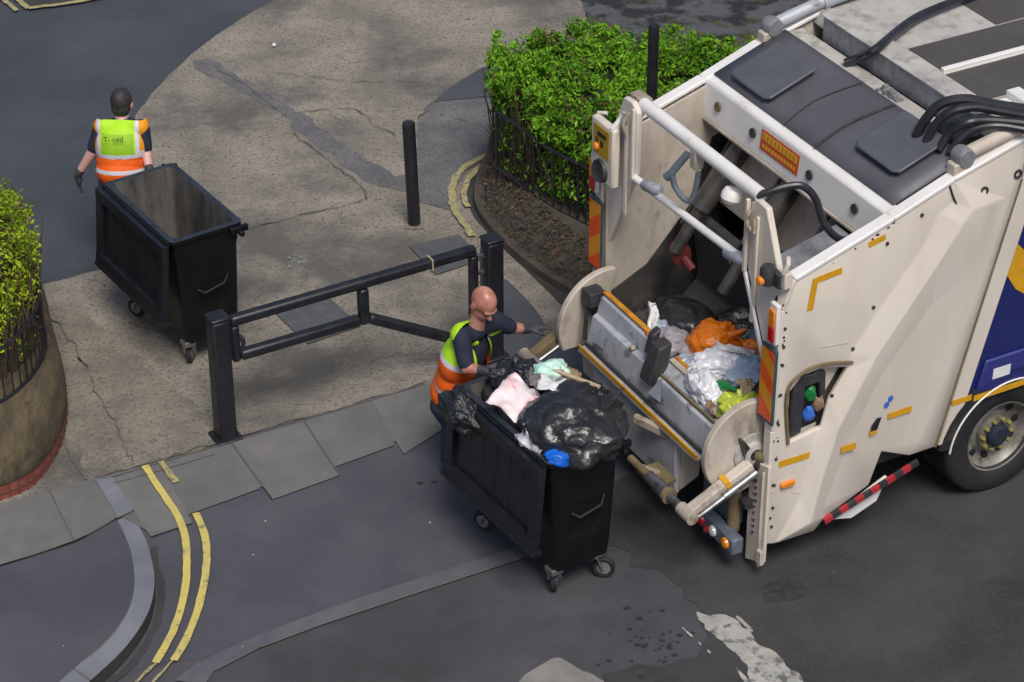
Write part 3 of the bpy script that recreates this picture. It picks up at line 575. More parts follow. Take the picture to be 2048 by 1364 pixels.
# ------------------------------------------------------------------ bags and loose rubbish
def bag(name, label, c, size, m, seed, rot=(0, 0, 0), amp=.22, knot=None, cat='bag', group=None, folds=.06, sub=5):
    bm = bmesh.new(); bmesh.ops.create_icosphere(bm, subdivisions=sub, radius=1)
    o_ = V((seed*3.7, seed*1.3, seed*.7)); kd = V(knot).normalized() if knot else None
    for v in bm.verts:
        p = v.co.copy(); d = p.normalized()
        f = 1+amp*noise.noise(p*1.6+o_)*1.2+amp*.45*noise.noise(p*3.3+o_)
        rid = (1-abs(noise.noise(p*3.2+o_*2)))**3+.6*(1-abs(noise.noise(p*6.5+o_*3)))**4
        f += folds*(rid-.9)+folds*.5*((1-abs(noise.noise(p*11+o_*5)))**5-.4)
        if d.z < -.35: f *= 1-.35*(abs(d.z)-.35)
        q = d*f
        if kd is not None:
            a = d.angle(kd)
            if a < .55: t = 1-a/.55; q = q*(1-.35*math.sin(t*math.pi))+kd*.42*t*t; q += V((noise.noise(p*9), noise.noise(p*9+V((4, 0, 0))), 0))*.08*t
            q *= 1+.1*math.sin(math.atan2(d.y, d.x)*9+seed)*max(0, 1-a/1.1)
        v.co = V((q.x*size[0], q.y*size[1], q.z*size[2]))
    me = bpy.data.meshes.new(name); bm.to_mesh(me); bm.free(); me.materials.append(MATS[m]); me.polygons.foreach_set('use_smooth', [True]*len(me.polygons))
    o = bpy.data.objects.new(name, me); COL.objects.link(o); o.location = c; o.rotation_euler = rot
    return tag(o, label, cat, group)
def crumpled(name, label, c, lx, ly, m, seed, rot, amp=.03, cat='paper', group=None, n=16, th=.004, taper=0):
    mb = MB(); vs = []
    for i in range(n+1):
        for j in range(n+1):
            u, v = i/n-.5, j/n-.5; k = 1-taper*(v+.5); z = amp*(noise.noise(V((u*3+seed, v*3, seed)))*2+abs(noise.noise(V((u*7, v*7+seed, 2))))*1.2)
            e = .06*noise.noise(V((u*5, v*5, seed+9)))
            vs.append((lx*(u*k+e), ly*(v+e), z))
    mb.add(vs, [(i*(n+1)+j, (i+1)*(n+1)+j, (i+1)*(n+1)+j+1, i*(n+1)+j+1) for i in range(n) for j in range(n)])
    o = mb.build(name, m, smooth=True, angle=60); sm = o.modifiers.new('thick', 'SOLIDIFY'); sm.thickness = th
    o.location = c; o.rotation_euler = rot; return tag(o, label, cat, group)
B2 = lambda x, y, z: BL(BIN2, x, y, z+.1)
gB = 'rubbish heaped on the full bin'
rz2 = BIN2[1]
bag('rubbish_heap', 'mass of mixed dark rubbish filling the overflowing bin', B2(.31, .6, 1.06), (.3, .58, .17), 'rubbish', 3, (0, 0, rz2), cat='rubbish', group=gB)
bag('rubbish_bag', 'big dull black bag bulging over the near end of the full bin', B2(.36, .22, 1.22), (.35, .37, .24), 'bag_black_matt', 21, (R(8), 0, rz2), .18, (.9, .1, .5), cat='rubbish bag', group=gB, folds=.03, sub=6)
bag('rubbish_bag', 'shiny black bag under the hand of the bald man', B2(.36, .92, 1.2), (.19, .24, .15), 'bag_black', 33, (0, 0, rz2+.4), .3, (.2, .3, 1), cat='rubbish bag', group=gB, folds=.14)
bag('rubbish_bag', 'shiny black bag sagging over the lid hinge of the full bin', B2(-.08, 1.02, 1.05), (.14, .24, .16), 'bag_black', 8, (0, R(-25), rz2), .25, None, cat='rubbish bag', group=gB, folds=.09)
bag('rubbish_bag', 'shiny crumpled black bag against the lorry side of the full bin', B2(.6, .42, 1.18), (.2, .22, .17), 'bag_black', 14, (0, 0, rz2), .3, None, cat='rubbish bag', group=gB, folds=.16)
bag('rubbish_bag', 'small knotted black bag topping the heap beside mint bag', B2(.36, .84, 1.3), (.09, .14, .07), 'bag_black', 5, (.3, .2, rz2), .3, None, cat='rubbish bag', group=gB, folds=.14)
bag('plastic_bag', 'pale mint green plastic bag on the heap', B2(.5, .75, 1.32), (.15, .1, .09), 'bag_mint', 9, (0, 0, .1), .25, None, group=gB)
crumpled('printed_bag', 'white carrier bag printed pink and red on the heap', B2(.15, .58, 1.3), .32, .44, 'paper_pink', 4, (R(10), R(-14), rz2+.25), .035, 'carrier bag', gB)
crumpled('card_sheet', 'torn white card sheet lying over the dull black bag', B2(.42, .48, 1.39), .34, .2, 'paper_white', 7, (R(-8), R(6), rz2-.75), .02, 'card', gB)
crumpled('card_sheet', 'grey folded card beside the printed pink bag', B2(.43, .66, 1.33), .3, .18, 'card_grey', 17, (R(10), R(10), rz2-.6), .03, 'card', gB)
crumpled('card_sheet', 'brown torn card between mint bag and lorry', B2(.6, .62, 1.32), .16, .2, 'card', 19, (R(20), R(10), rz2-.2), .03, 'card', gB)
m = MB(); m.beam((-.2, 0, 0), (.2, 0, 0), .035, .018); o = m.build('wooden_stick', 'wood', bevel=.004); o.location = B2(.58, .55, 1.37); o.rotation_euler = (0, R(4), rz2-1.1); tag(o, 'pale wooden stick poking from the heap', 'stick', gB)
crumpled('plastic_sheet', 'frosted white plastic piece hanging over the bin rim', B2(-.0, .26, 1.2), .24, .26, 'plastic_frost', 23, (R(10), R(-52), rz2-.1), .03, 'plastic sheet', gB, taper=.4)
bag('plastic_bag', 'bright blue plastic bag squeezed out at the bin rim', B2(.12, .03, 1.165), (.13, .085, .07), 'bag_blue', 6, (0, R(8), rz2-.1), .22, None, group=gB, sub=4)
#==SPLIT3==
# ------------------------------------------------------------------ refuse lorry
T = empty('refuse_lorry', TO, TH, 'cream and blue refuse lorry with its rear hopper open', 'refuse lorry')
SIDE = lambda u, v, d: (u, d, v)      # (l,z) profile extruded across
outl = [(-.90, .30), (-.905, 1.3), (-.88, 2.3), (-.80, 2.52), (0, 2.775), (.5, 2.955), (1.13, 3.13), (1.105, 2.78), (.60, .665), (.35, .665), (.09, .79), (.0, .52), (-.38, .36), (-.47, .265), (-.82, .275)]
hole = [(-.75, 1.15), (-.79, 1.58), (-.68, 1.70), (-.5, 1.71), (-.29, 1.65), (-.44, 1.42), (-.49, 1.2)]
Aln = [(.50, 2.78), (.39, 2.72), (.29, 2.5), (-.05, 2.08), (-.28, 1.76), (-.47, 1.43), (-.56, 1.05), (-.62, .62)]
Rln = [(.64, 2.72), (.56, 2.62), (.36, 2.33), (-.1, 1.72), (-.38, 1.2), (-.5, .75), (-.56, .42)]
Cln = [(.86, 2.66), (.79, 2.43), (.39, 2.0), (0, 1.52), (-.25, 1.0), (-.43, .48)]
Dln = [(.95, 2.7), (.88, 2.2), (.58, 1.27), (.4, .8)]
def inpoly(p, P):
    r = False
    for i in range(len(P)):
        a, b = P[i], P[i-1]
        if (a[1] > p[1]) != (b[1] > p[1]) and p[0] < (b[0]-a[0])*(p[1]-a[1])/(b[1]-a[1])+a[0]: r = not r
    return r
def shell(name, yout, sgn, holes, rib=True, parent=T):
    pts = []; edges = []; disp = {}
    def addpl(P, d, closed=False):
        o = len(pts)
        for p in P: pts.append(V(p)); disp[(round(p[0], 3), round(p[1], 3))] = d
        for i in range(len(P)-(0 if closed else 1)): edges.append((o+i, o+(i+1) % len(P)))
    addpl(outl, 0, True)
    for h in holes: addpl(h, 0, True)
    if rib: addpl(Aln, .0); addpl(Rln, -.075); addpl(Cln, -.03); addpl(Dln, -.012)
    res = delaunay_2d_cdt(pts, edges, [], 0, 1e-5)
    vs = []
    for v in res[0]: vs.append((v.x, yout+sgn*disp.get((round(v.x, 3), round(v.y, 3)), 0), v.y))
    fs = []
    for f in res[2]:
        c = sum((res[0][i] for i in f), V((0, 0)))/len(f)
        if inpoly(c, outl) and not any(inpoly(c, h) for h in holes): fs.append(tuple(f))
    m = MB(); m.add(vs, fs); o = m.build(name, 'cream', parent)
    if (o.data.polygons[0].normal.y > 0) == (sgn > 0): o.data.flip_normals()
    s_ = o.modifiers.new('thick', 'SOLIDIFY'); s_.thickness = .05; s_.offset = -1
    bv = o.modifiers.new('bevel', 'BEVEL'); bv.width = .012; bv.segments = 2; bv.limit_method = 'ANGLE'; bv.angle_limit = R(8)
    o.data.polygons.foreach_set('use_smooth', [True]*len(o.data.polygons)); o.data.set_sharp_from_angle(angle=R(40))
    return o
near = shell('side_panel', 0, 1, [hole]); farp = shell('side_panel', 2.5, -1, [], False)
# thick folded top edge of the near and far walls
for yy in (.04, 2.46):
    m = MB()
    for a, b in (((-.80, 2.525), (0, 2.78)), ((0, 2.78), (.5, 2.96)), ((.5, 2.96), (1.12, 3.135))): m.beam((a[0], yy, a[1]), (b[0], yy, b[1]), .1, .035, up=(0, 0, 1))
    m.build('top_flange', 'white_paint', T, bevel=.01)
    m = MB(); m.beam((-.9, yy, .3), (-.905, yy, 1.3), .09, .03, up=(1, 0, 0)); m.beam((-.905, yy, 1.3), (-.88, yy, 2.3), .09, .03, up=(1, 0, 0)); m.beam((-.88, yy, 2.3), (-.8, yy, 2.52), .09, .03, up=(1, 0, 0)); m.build('corner_post', 'cream', T, bevel=.008)
# bolts along the near rear edge
m = MB()
for zz in (.45, .62, .82, 1.05, 1.35, 1.6, 1.85, 2.0, 2.15): m.lathe([(0, 0), (.012, 0), (.012, .01), (0, .012)], (-.86, -.0, zz), (0, -1, 0), 8)
for q in ((-.05, 2.1), (-.2, 1.8), (-.35, 1.45), (.02, 2.6), (.3, 2.75)): m.lathe([(0, 0), (.014, 0), (.014, .01), (0, .012)], (q[0]-.06, 0, q[1]), (0, -1, 0), 8)
m.build('bolt', 'dark_metal', near)
def sdecal(name, poly, m_, off=-.004, par=near): 
    m = MB(); m.prism(poly, SIDE, off, off+.003); return m.build(name, m_, par)
def bar2(a, b, w_): 
    a, b = V(a), V(b); d = (b-a).normalized(); x = V((-d.y, d.x))*w_/2; return [tuple(a-x), tuple(b-x), tuple(b+x), tuple(a+x)]
sdecal('reflective_stripe', [(-.63, 2.45), (-.42, 2.45), (-.42, 2.515), (-.63, 2.515)] if False else bar2((-.62, 2.47), (-.41, 2.49), .05), 'reflect_yellow')
sdecal('reflective_stripe', bar2((-.63, 2.49), (-.66, 2.24), .05), 'reflect_yellow', -.0055)
sdecal('reflective_stripe', bar2((-.83, .99), (-.54, .985), .055), 'reflect_yellow')
sdecal('reflective_stripe', bar2((-.33, .985), (-.2, .98), .055), 'reflect_yellow', -.062)
sdecal('reflective_stripe', bar2((-.06, 1.02), (.0, 1.03), .05), 'reflect_yellow', -.034); sdecal('reflective_stripe', bar2((.1, 1.115), (.31, 1.115), .05), 'reflect_yellow', -.024)
sdecal('reflective_stripe', bar2((-.2, 2.63), (-.06, 2.66), .045), 'reflect_yellow'); sdecal('black_mark', [(-.06, 1.04), (.0, 1.04), (.03, 1.14), (-.01, 1.14), (-.05, 1.09)], 'ink', -.036)
for c_ in ((.075, 1.225), (.105, 1.27)): sdecal('blue_dot', [(c_[0]+.022*math.cos(R(30*k)), c_[1]+.026*math.sin(R(30*k))) for k in range(12)], 'blue_dot', -.026)
m = MB(); m.box((-.81, -.03, .775), (-.69, 0, .825)); m.build('side_lamp', 'lens_amber', near, bevel=.012)
for c_ in ((.77, 2.8), (1.06, 2.86)):
    m = MB(); m.lathe([(.036, 0), (.036, -.012), (.022, -.012), (.018, .004), (0, .006)], (c_[0], -.003, c_[1]), (0, 1, 0), 16); m.build('grommet', 'dark_metal', near, smooth=True)
m = MB(); P = smooth_path([(.46, -.004, 2.92), (.52, -.01, 2.78), (.6, -.02, 2.66), (.66, -.03, 2.58)], 6); m.tube(P, .008, 6); m.build('cable', 'hose', near)
m = MB(); m.tube(smooth_path([(-.77, -.012, 1.16), (-.81, -.012, 1.6), (-.69, -.012, 1.735), (-.5, -.012, 1.75), (-.26, -.012, 1.69)], 5), .014, 6); m.build('window_seal', 'lead_brown', near)
m = MB(); m.beam((.585, -.002, .67), (1.105, -.002, 2.8), .016, .012, up=(0, 1, 0)); m.build('panel_gap', 'lead_brown', near)
for a_, b_, w_ in (((-.55, 1.9), (-.3, 1.86), .0025), ((-.7, .7), (-.5, .62), .003)): m = MB(); m.prism(bar2(a_, b_, w_), SIDE, -.034 if a_[0] > 0 else -.004, -.03 if a_[0] > 0 else -.001); m.build('scratch', 'cream_dirty', near)
sdecal('rust_patch', [(p.x, p.y) for p in rough_edge([V((-.62, .29, 0)), V((-.5, .31, 0)), V((-.52, .37, 0)), V((-.6, .39, 0)), V((-.66, .33, 0))], .03, .02, 2)], 'rust')
m = MB()
rng_ = random.Random(8)
for k in range(20):
    zz = rng_.uniform(.35, 2.4); x = -.9+rng_.uniform(.005, .05); r_ = rng_.uniform(.004, .013)
    m.prism([(x+r_*rng_.uniform(.5, 1.3)*math.cos(R(60*q)), zz+r_*rng_.uniform(.6, 1.6)*math.sin(R(60*q))) for q in range(6)], SIDE, -.003, -.001)
for k in range(6):
    t = rng_.random(); x, zz = (-.78+.78*t, 2.5+.255*t); zz -= rng_.uniform(.0, .04); r_ = rng_.uniform(.004, .012)
    m.prism([(x+r_*1.6*rng_.uniform(.5, 1.3)*math.cos(R(60*q)), zz+r_*rng_.uniform(.6, 1.3)*math.sin(R(60*q))) for q in range(6)], SIDE, -.003, -.001)
m.build('paint_chips', 'dark_metal', near)['kind'] = 'stuff'
# recess seen through the side opening
m = MB(); m.prism([(-.8, 1.1), (-.82, 1.62), (-.7, 1.76), (-.25, 1.7), (-.42, 1.42), (-.47, 1.16)], SIDE, .085, .1); rcs = m.build('recess_back', 'cream', T)
m = MB(); m.prism([(-.72, 1.17), (-.72, 1.6), (-.66, 1.66), (-.44, 1.62), (-.46, 1.2)], SIDE, .078, .083); m.build('recess_opening', 'ink', rcs)
m = MB(); m.prism([(-.72, 1.17), (-.72, 1.62), (-.67, 1.68), (-.55, 1.66), (-.53, 1.68), (-.45, 1.65), (-.44, 1.45), (-.49, 1.44), (-.5, 1.57), (-.62, 1.57), (-.63, 1.18)], SIDE, .03, .07); m.build('guard_frame', 'dark_metal', rcs, bevel=.012)
# cross beam over the opening, with sticker and holes
m = MB(); m.prism([(-.03, 2.49), (.0, 2.785), (.09, 2.83), (.09, 2.49)], SIDE, .06, 2.44); beam_ = m.build('cross_beam', 'white_paint', T, bevel=.02)
m = MB(); m.box((-.036, .05, 2.47), (.0, 2.44, 2.5)); m.build('beam_lip', 'cream_dirty', T, bevel=.008)
def rd(u, v, d): return (-.0295+(v-2.49)*(.03/.295)-d, u, v)
m = MB(); m.prism([(1.62, 2.58), (1.62, 2.74), (1.13, 2.74), (1.13, 2.58)], rd, .004, .006); st = m.build('warning_sticker', 'sticker_red', beam_)
m = MB(); m.prism([(1.60, 2.665), (1.60, 2.725), (1.15, 2.725), (1.15, 2.665)], rd, .0075, .009)
for k in range(11): yy = 1.585-k*.04; m.prism([(yy, 2.605), (yy, 2.635), (yy-.026, 2.635), (yy-.026, 2.605)], rd, .0075, .009)
m.build('sticker_print', 'sticker_yellow', st)
m = MB()
for k in range(9): yy = 1.58-k*.048; m.prism([(yy, 2.675), (yy, 2.715), (yy-.012, 2.715), (yy-.012, 2.675)], rd, .0105, .0115)
m.build('sticker_letters', 'sticker_red', st)
for yy, mm in ((2.2, 'lead_brown'), (1.72, 'dark_metal'), (.98, 'dark_metal'), (.42, 'dark_metal')):
    m = MB(); m.lathe([(.038, 0), (.038, .012), (.028, .014), (0, .006)], (-.02, yy, 2.66), (-1, 0, .1), 20); m.build('beam_hole', mm, beam_, smooth=True)
# roof cover with two hatches
def roofz(l): return 2.835+(l-.06)*.36
m = MB(); rows = [.06, .2, .35, .5, .62, .7]; cols = [.1+2.3*k/12 for k in range(13)]
vs = [(l if not (k in (9, 10, 11) and l > .5) else l, y, roofz(l)+(0 if i < 5 else -.01)) for i, l in enumerate(rows) for k, y in enumerate(cols)]
m.add(vs, [(i*13+k, i*13+k+1, (i+1)*13+k+1, (i+1)*13+k) for i in range(5) for k in range(12)]); cov = m.build('roof_cover', 'grey_membrane', T, smooth=True, angle=60)
s_ = cov.modifiers.new('thick', 'SOLIDIFY'); s_.thickness = .03; s_.offset = -1
m = MB()
for yy, bend in ((1.42, .05), (1.02, .03)):
    P = smooth_path([(.05, yy+.02, roofz(.05)+.008), (.35, yy+bend, roofz(.35)+.016), (.68, yy-.06, roofz(.68)+.01)], 6); m.tube(P, .009 if yy < 1.2 else .004, 6)
m.build('cover_seam', 'ink', cov)
for yc, lc in ((1.97, .3), (.53, .42)):
    m = MB(); vs = []
    a = .26
    m.prism([(lc-.19, yc-a), (lc-.22, yc-a+.05), (lc-.22, yc+a-.05), (lc-.19, yc+a), (lc+.22, yc+a), (lc+.22, yc-a)], lambda u, v, d: (u, v, roofz(u)+d+.05), .0, .022); m.prism([(lc-.16, yc-a+.04), (lc-.16, yc+a-.04), (lc+.2, yc+a-.04), (lc+.2, yc-a+.04)], lambda u, v, d: (u, v, roofz(u)+d), .0, .05)
    m.build('hatch', 'hatch_grey', cov, bevel=.012)
# inner packer housing behind the beam and hopper
m = MB()
m.prism([(.06, 2.5), (.42, 2.35), (.5, 1.3), (.3, .95), (.0, .62), (-.6, .55), (-1.0, .85), (-1.08, 1.2), (-1.06, 1.2), (-.98, .82), (-.6, .5), (.02, .56), (.36, .95), (.56, 1.3), (.48, 2.42), (.06, 2.56)], SIDE, .12, 2.4); m.build('hopper_shell', 'hopper_steel', T)
m = MB()
m = MB(); m.prism([(-.86, .6), (-.88, 2.3), (-.8, 2.5), (.1, 2.78), (.5, 2.4), (.5, .6)], SIDE, 2.385, 2.405); m.build('hopper_cheek', 'cream_dirty', T)
m = MB(); m.prism([(-.86, .6), (-.88, 2.3), (-.8, 2.5), (.1, 2.78), (.5, 2.4), (.5, .6)], SIDE, .105, .125); m.build('hopper_cheek', 'hopper_steel', T)
m = MB(); m.prism([(-.84, .6), (-.86, 1.15), (-.5, 1.32), (-.12, 1.75), (.06, 2.3), (.45, 2.42), (.5, .6)], SIDE, 2.372, 2.38); m.build('wall_grime_shade', 'hopper_steel', T)  # dark sheet: grime plus the inner wall's shade put into one colour
m = MB(); m.prism([(.18, 2.5), (.28, 2.5), (.2, 1.75), (.1, 1.75)], SIDE, .3, 2.3); m.build('packer_panel', 'cream_dirty', T, bevel=.01)
for k, yy in enumerate((1.93, 1.25, .62)):
    m = MB(); m.tube([(.12, yy+.08, 2.42), (-.22, yy+.14, 1.9)], .085, 18); m.tube([(-.2, yy+.135, 1.94), (-.42, yy+.17, 1.55)], .05, 14)
    m.tube([(.14, yy+.22, 2.46), (-.3, yy+.27, 1.72)], .018, 8); m.build('packer_ram', 'ram_steel', T, smooth=True)
m = MB(); m.prism([(-.2, 1.78), (-.12, 1.8), (.1, 1.2), (-.02, .98), (-.26, .94), (-.3, 1.0), (-.12, 1.16), (-.12, 1.3)], SIDE, .2, 2.25); m.build('packer_blade', 'dark_metal', T, bevel=.02)
m = MB(); m.lathe([(0, -.07), (.075, -.07), (.085, 0), (.075, .07), (0, .07)], (-.36, 2.12, 1.52), (.4, 1, 0), 18); m.tube([(-.36, 2.06, 1.5), (-.34, 1.96, 1.44)], .035, 10); m.build('ram_end_cap', 'cap_red', T, smooth=True)
m = MB(); m.prism([(-.78, 2.22), (-.02, 2.4), (-.02, 2.44), (-.78, 2.26)], SIDE, .11, .62); m.build('cylinder_housing', 'galvanised', T, bevel=.01)
# rear facing cheeks that narrow the opening
def cheek(y_of):
    P = [(0.03, .98), (.06, 1.5), (.17, 1.72), (.5, 2.4), (.5, 2.9), (.42, 2.96), (.3, 2.95), (.1, 2.5), (.03, 2.4)]
    m = MB(); m.prism(P, lambda u, v, d: (-.86+d-(v-2.3)*-.05*0, y_of(u), v), .0, .05); o = m.build('rear_cheek', 'cream', T, bevel=.012)
    m = MB(); m.prism([(.505, 2.36), (.505, 2.94), (.475, 2.94), (.475, 2.36)], lambda u, v, d: (-.9+d, y_of(u), v), .0, .03); m.prism([(.4, 2.0), (.36, 2.0), (.36, 2.85), (.4, 2.85)], lambda u, v, d: (-.885+d, y_of(u), v), 0, .022); m.build('cheek_rib', 'cream', o, bevel=.006)
    m = MB(); m.beam((-.88, y_of(.06), 1.52), (-.88, y_of(.17), 1.72), .025, .02, up=(1, 0, 0)); m.beam((-.88, y_of(.17), 1.72), (-.88, y_of(.5), 2.38), .025, .02, up=(1, 0, 0)); m.build('edge_trim', 'white_paint', o) if y_of(0) < 1 else None
    m = MB(); m.tube(smooth_path([(-.9, y_of(.44), 2.88), (-.93, y_of(.42), 2.8), (-.91, y_of(.43), 2.72)], 4), .016, 8); m.tube([(-.9, y_of(.38), 2.87), (-.91, y_of(.36), 2.74)], .014, 8); m.tube([(-.9, y_of(.41), 2.75), (-.93, y_of(.41), 2.75)], .025, 10); m.build('latch', 'rust', o)
cheek(lambda u: u); cheek(lambda u: 2.5-u)
m = MB(); m.tube([(-.77, .5, 2.93), (-.77, 2.06, 2.93)], .052, 20); tb = m.build('top_bar', 'white_paint', T, smooth=True)
m = MB(); m.box((-.8, 2.04, 2.88), (-.7, 2.22, 2.97)); m.build('bar_end_bracket', 'rust', tb, bevel=.012)
m = MB(); m.box((-.82, 1.27, 2.76), (-.74, 1.35, 2.92)); m.build('bar_lug', 'cream_dirty', tb, bevel=.015)
m = MB(); m.tube([(-.92, 1.44, 2.68), (-.82, 1.37, 2.86)], .03, 10); m.tube([(-.94, 1.46, 2.65), (-.92, 1.44, 2.68)], .033, 10)
m.tube(smooth_path([(-.91, 1.42, 2.68), (-.9, 1.4, 2.6), (-.87, 1.34, 2.53), (-.84, 1.28, 2.52), (-.82, 1.25, 2.62), (-.8, 1.25, 2.76)], 5), .022, 10); m.build('hook', 'bracket_grey', tb, smooth=True)
m = MB(); m.lathe([(0, 0), (.06, 0), (.075, .03), (.075, .07), (.05, .1), (0, .1)], (-.8, .8, 2.84), (-.3, 0, -1), 14); m.build('bar_buffer', 'white_paint', tb, smooth=True)
m = MB(); m.tube([(-.86, .5, 2.42), (-.86, 2.02, 2.36)], .03, 12); rod = m.build('push_rod', 'white_paint', T, smooth=True)
for y0, y1 in ((.56, .74), (1.68, 1.86)):
    m = MB(); m.tube([(-.86, y0-.03, 2.42), (-.86, y0, 2.415), (-.86, y1, 2.375), (-.86, y1+.03, 2.37)], [.026, .045, .045, .028], 12); m.build('rod_collar', 'lift_grey', rod, smooth=True)
m = MB(); m.tube(smooth_path([(-.8, .52, 2.93), (-.72, .46, 2.97), (-.62, .42, 3.0), (-.52, .37, 3.0), (-.44, .32, 2.9), (-.38, .27, 2.7), (-.25, .2, 2.58), (-.05, .14, 2.66), (.02, .1, 2.75)], 6), .027, 10); m.build('hydraulic_hose', 'hose', T, smooth=True)
# lamps and boards on both corners
def corner(y_of, sg, nearside):
    m = MB(); n = 6
    for k in range(n):      # diagonal bands
        pass
    z0, z1 = 1.40, 1.97; ya, yb = (-.02, .14)
    L_ = z1-z0; cuts = [-.25, .12, .36, .6, .84, 1.2] if nearside else [-.3, .06, .36, .66, .92, 1.3]
    # bands as polygons clipped to the board
    for k in range(5):
        a, b = cuts[k], cuts[k+1]; poly = []
        for t, side in ((a, 0), (b, 0), (b, 1), (a, 1)):
            poly.append((side, t+(.22 if side else 0)))
        def clip(P):
            for lim, keep in ((0, 1), (1, -1)):
                out = []
                for i in range(len(P)):
                    p, q = P[i], P[(i+1) % len(P)]; ip, iq = (p[1]-lim)*keep >= 0, (q[1]-lim)*keep >= 0
                    if ip: out.append(p)
                    if ip != iq: t = (lim-p[1])/(q[1]-p[1]); out.append((p[0]+(q[0]-p[0])*t, lim))
                P = out
                if not P: return P
            return P
        P = clip(poly)
        if len(P) >= 3: m.prism([(ya+(yb-ya)*u, z0+L_*v) for u, v in P], lambda u, v, d: (-.945+d, y_of(u), v), 0, .003, k % 2)
    bd = MB(); bd.prism([(ya-.006, z0-.03), (yb+.006, z0-.03), (yb+.006, z1+.02), (ya-.006, z1+.02)], lambda u, v, d: (-.94+d, y_of(u), v), 0, .025); o = bd.build('marker_board', 'board_back', T, bevel=.004)
    m.build('board_stripes', ['board_orange', 'board_amber'], o)
    m = MB(); m.box((-.945, min(y_of(-.02), y_of(.07)), 2.04), (-.91, max(y_of(-.02), y_of(.07)), 2.36)); o = m.build('tail_lamp', 'white_paint', T, bevel=.008)
    for za, zb_, mm in ((2.06, 2.18, 'lens_red'), (2.18, 2.32, 'lens_amber')):
        m = MB(); m.box((-.965, min(y_of(-.01), y_of(.06)), za), (-.946, max(y_of(-.01), y_of(.06)), zb_)); m.build('lens', mm, o, bevel=.008)
    m = MB(); c = (-.93, y_of(.14), 2.52)
    m.lathe([(0, -.06), (.05, -.06), (.06, -.02), (.06, .05), (.045, .08), (0, .085)], c, (0, 0, 1), 16); m.box((-.92, min(y_of(.02), y_of(.16)), 2.47), (-.87, max(y_of(.02), y_of(.16)), 2.57)); o = m.build('beacon', 'dark_metal', T, smooth=True)
    m = MB(); m.lathe([(0, 0), (.035, 0), (.03, .03), (0, .04)], (-.98, y_of(.14), 2.5), (-1, 0, 0), 14); m.build('lens', 'lens_amber', o, smooth=True)
    m = MB(); m.tube([(-.9, y_of(.0), 2.6), (-.88, y_of(-.02), 2.68), (-.84, y_of(.04), 2.69)], .018, 8); m.box((-.9, min(y_of(-.02), y_of(.04)), 2.48), (-.84, max(y_of(-.02), y_of(.04)), 2.6)); m.build('lamp_bracket', 'cream', T, bevel=.006)
corner(lambda u: u, 1, True); corner(lambda u: 2.5-u, -1, False)
# far side sign box with round work lamp
m = MB(); m.box((-.98, 2.14, 2.22), (-.91, 2.46, 2.72)); sb = m.build('lamp_housing', 'cream', T, bevel=.02)
m = MB(); m.box((-.986, 2.19, 2.44), (-.981, 2.41, 2.68)); sp = m.build('sign_plate', 'sign_yellow', sb)
m = MB(); m.box((-.99, 2.27, 2.52), (-.9875, 2.31, 2.57)); m.box((-.99, 2.23, 2.6), (-.9875, 2.35, 2.635)); m.build('sign_print', 'ink', sp)
m = MB(); m.lathe([(0, .02), (.05, .015), (.085, .03), (.095, 0), (.1, -.03)], (-.985, 2.3, 2.32), (-1, 0, .15), 24); m.build('work_lamp', 'dark_metal', sb, smooth=True)
m = MB(); m.prism([(-.98, 2.72), (-.72, 2.96), (-.66, 2.8), (-.8, 2.7)], SIDE, 2.16, 2.2); m.build('fin', 'white_paint', sb, bevel=.006)
# tail lift: sill profile, end discs, arms
Y0, Y1 = .4, 2.1
prof = [(-1.03, 1.36), (-1.08, 1.34), (-1.11, 1.21), (-1.15, 1.19), (-1.19, 1.02), (-1.2, .95), (-1.26, .935), (-1.26, .915), (-1.18, .9), (-1.1, .95), (-1.05, 1.2), (-1.0, 1.33)]
YM = 1.22; prof2 = [(-.98, 1.24), (-1.03, 1.235), (-1.1, 1.19), (-1.15, 1.17)]+prof[4:10]+[(-1.02, 1.1)]
m = MB(); m.prism(prof, SIDE, YM, Y1); m.prism(prof2, SIDE, Y0, YM-.002); sill = m.build('lift_sill', 'lift_grey', T, bevel=.006)
for pa, pb, mm, hh in (((-1.09, 1.262), (-1.09, 1.235), 'lead_brown', .02), ((-1.185, 1.03), (-1.185, 1.03), 'dark_metal', .022)):
    m = MB(); m.beam((pa[0]-.03, Y0+.02, pa[1]-.06), (pb[0]-.03, Y1-.02, pb[1]-.06), .02, hh); m.build('sill_groove', mm, sill)
m = MB(); m.beam((-1.04, YM, 1.372), (-1.04, Y1, 1.372), .045, .02); m.build('lip_edge', 'amber_edge', sill, bevel=.006)
m = MB(); m.beam((-.995, Y0, 1.252), (-.995, YM-.01, 1.252), .05, .018); m.build('lip_edge', 'cream_dirty', sill, bevel=.006)
m = MB(); m.beam((-.955, YM-.35, 1.24), (-.955, YM-.02, 1.26), .03, .03); m.build('lip_edge', 'amber_edge', sill, bevel=.006)
m = MB(); m.beam((-1.262, Y0, .94), (-1.262, Y1, .94), .012, .05); m.build('lip_edge', 'reflect_yellow', sill, bevel=.004)
m = MB(); m.beam((-1.27, Y0, .91), (-1.27, Y1, .91), .014, .016); m.build('lip_rub_strip', 'bracket_grey', sill)
for yy in (1.93, 1.1):
    m = MB(); m.add([(-1.14, yy, 1.2), (-1.19, yy+.07, 1.03), (-1.19, yy-.07, 1.03), (-1.26, yy, 1.1)], [(0, 1, 3), (0, 3, 2), (1, 2, 3), (0, 2, 1)]); m.build('comb_tooth', 'bracket_grey', sill)
m = MB(); m.tube([(-1.125, 1.52, 1.22), (-1.16, 1.52, 1.22)], .02, 8); m.build('sill_pin', 'rust', sill)
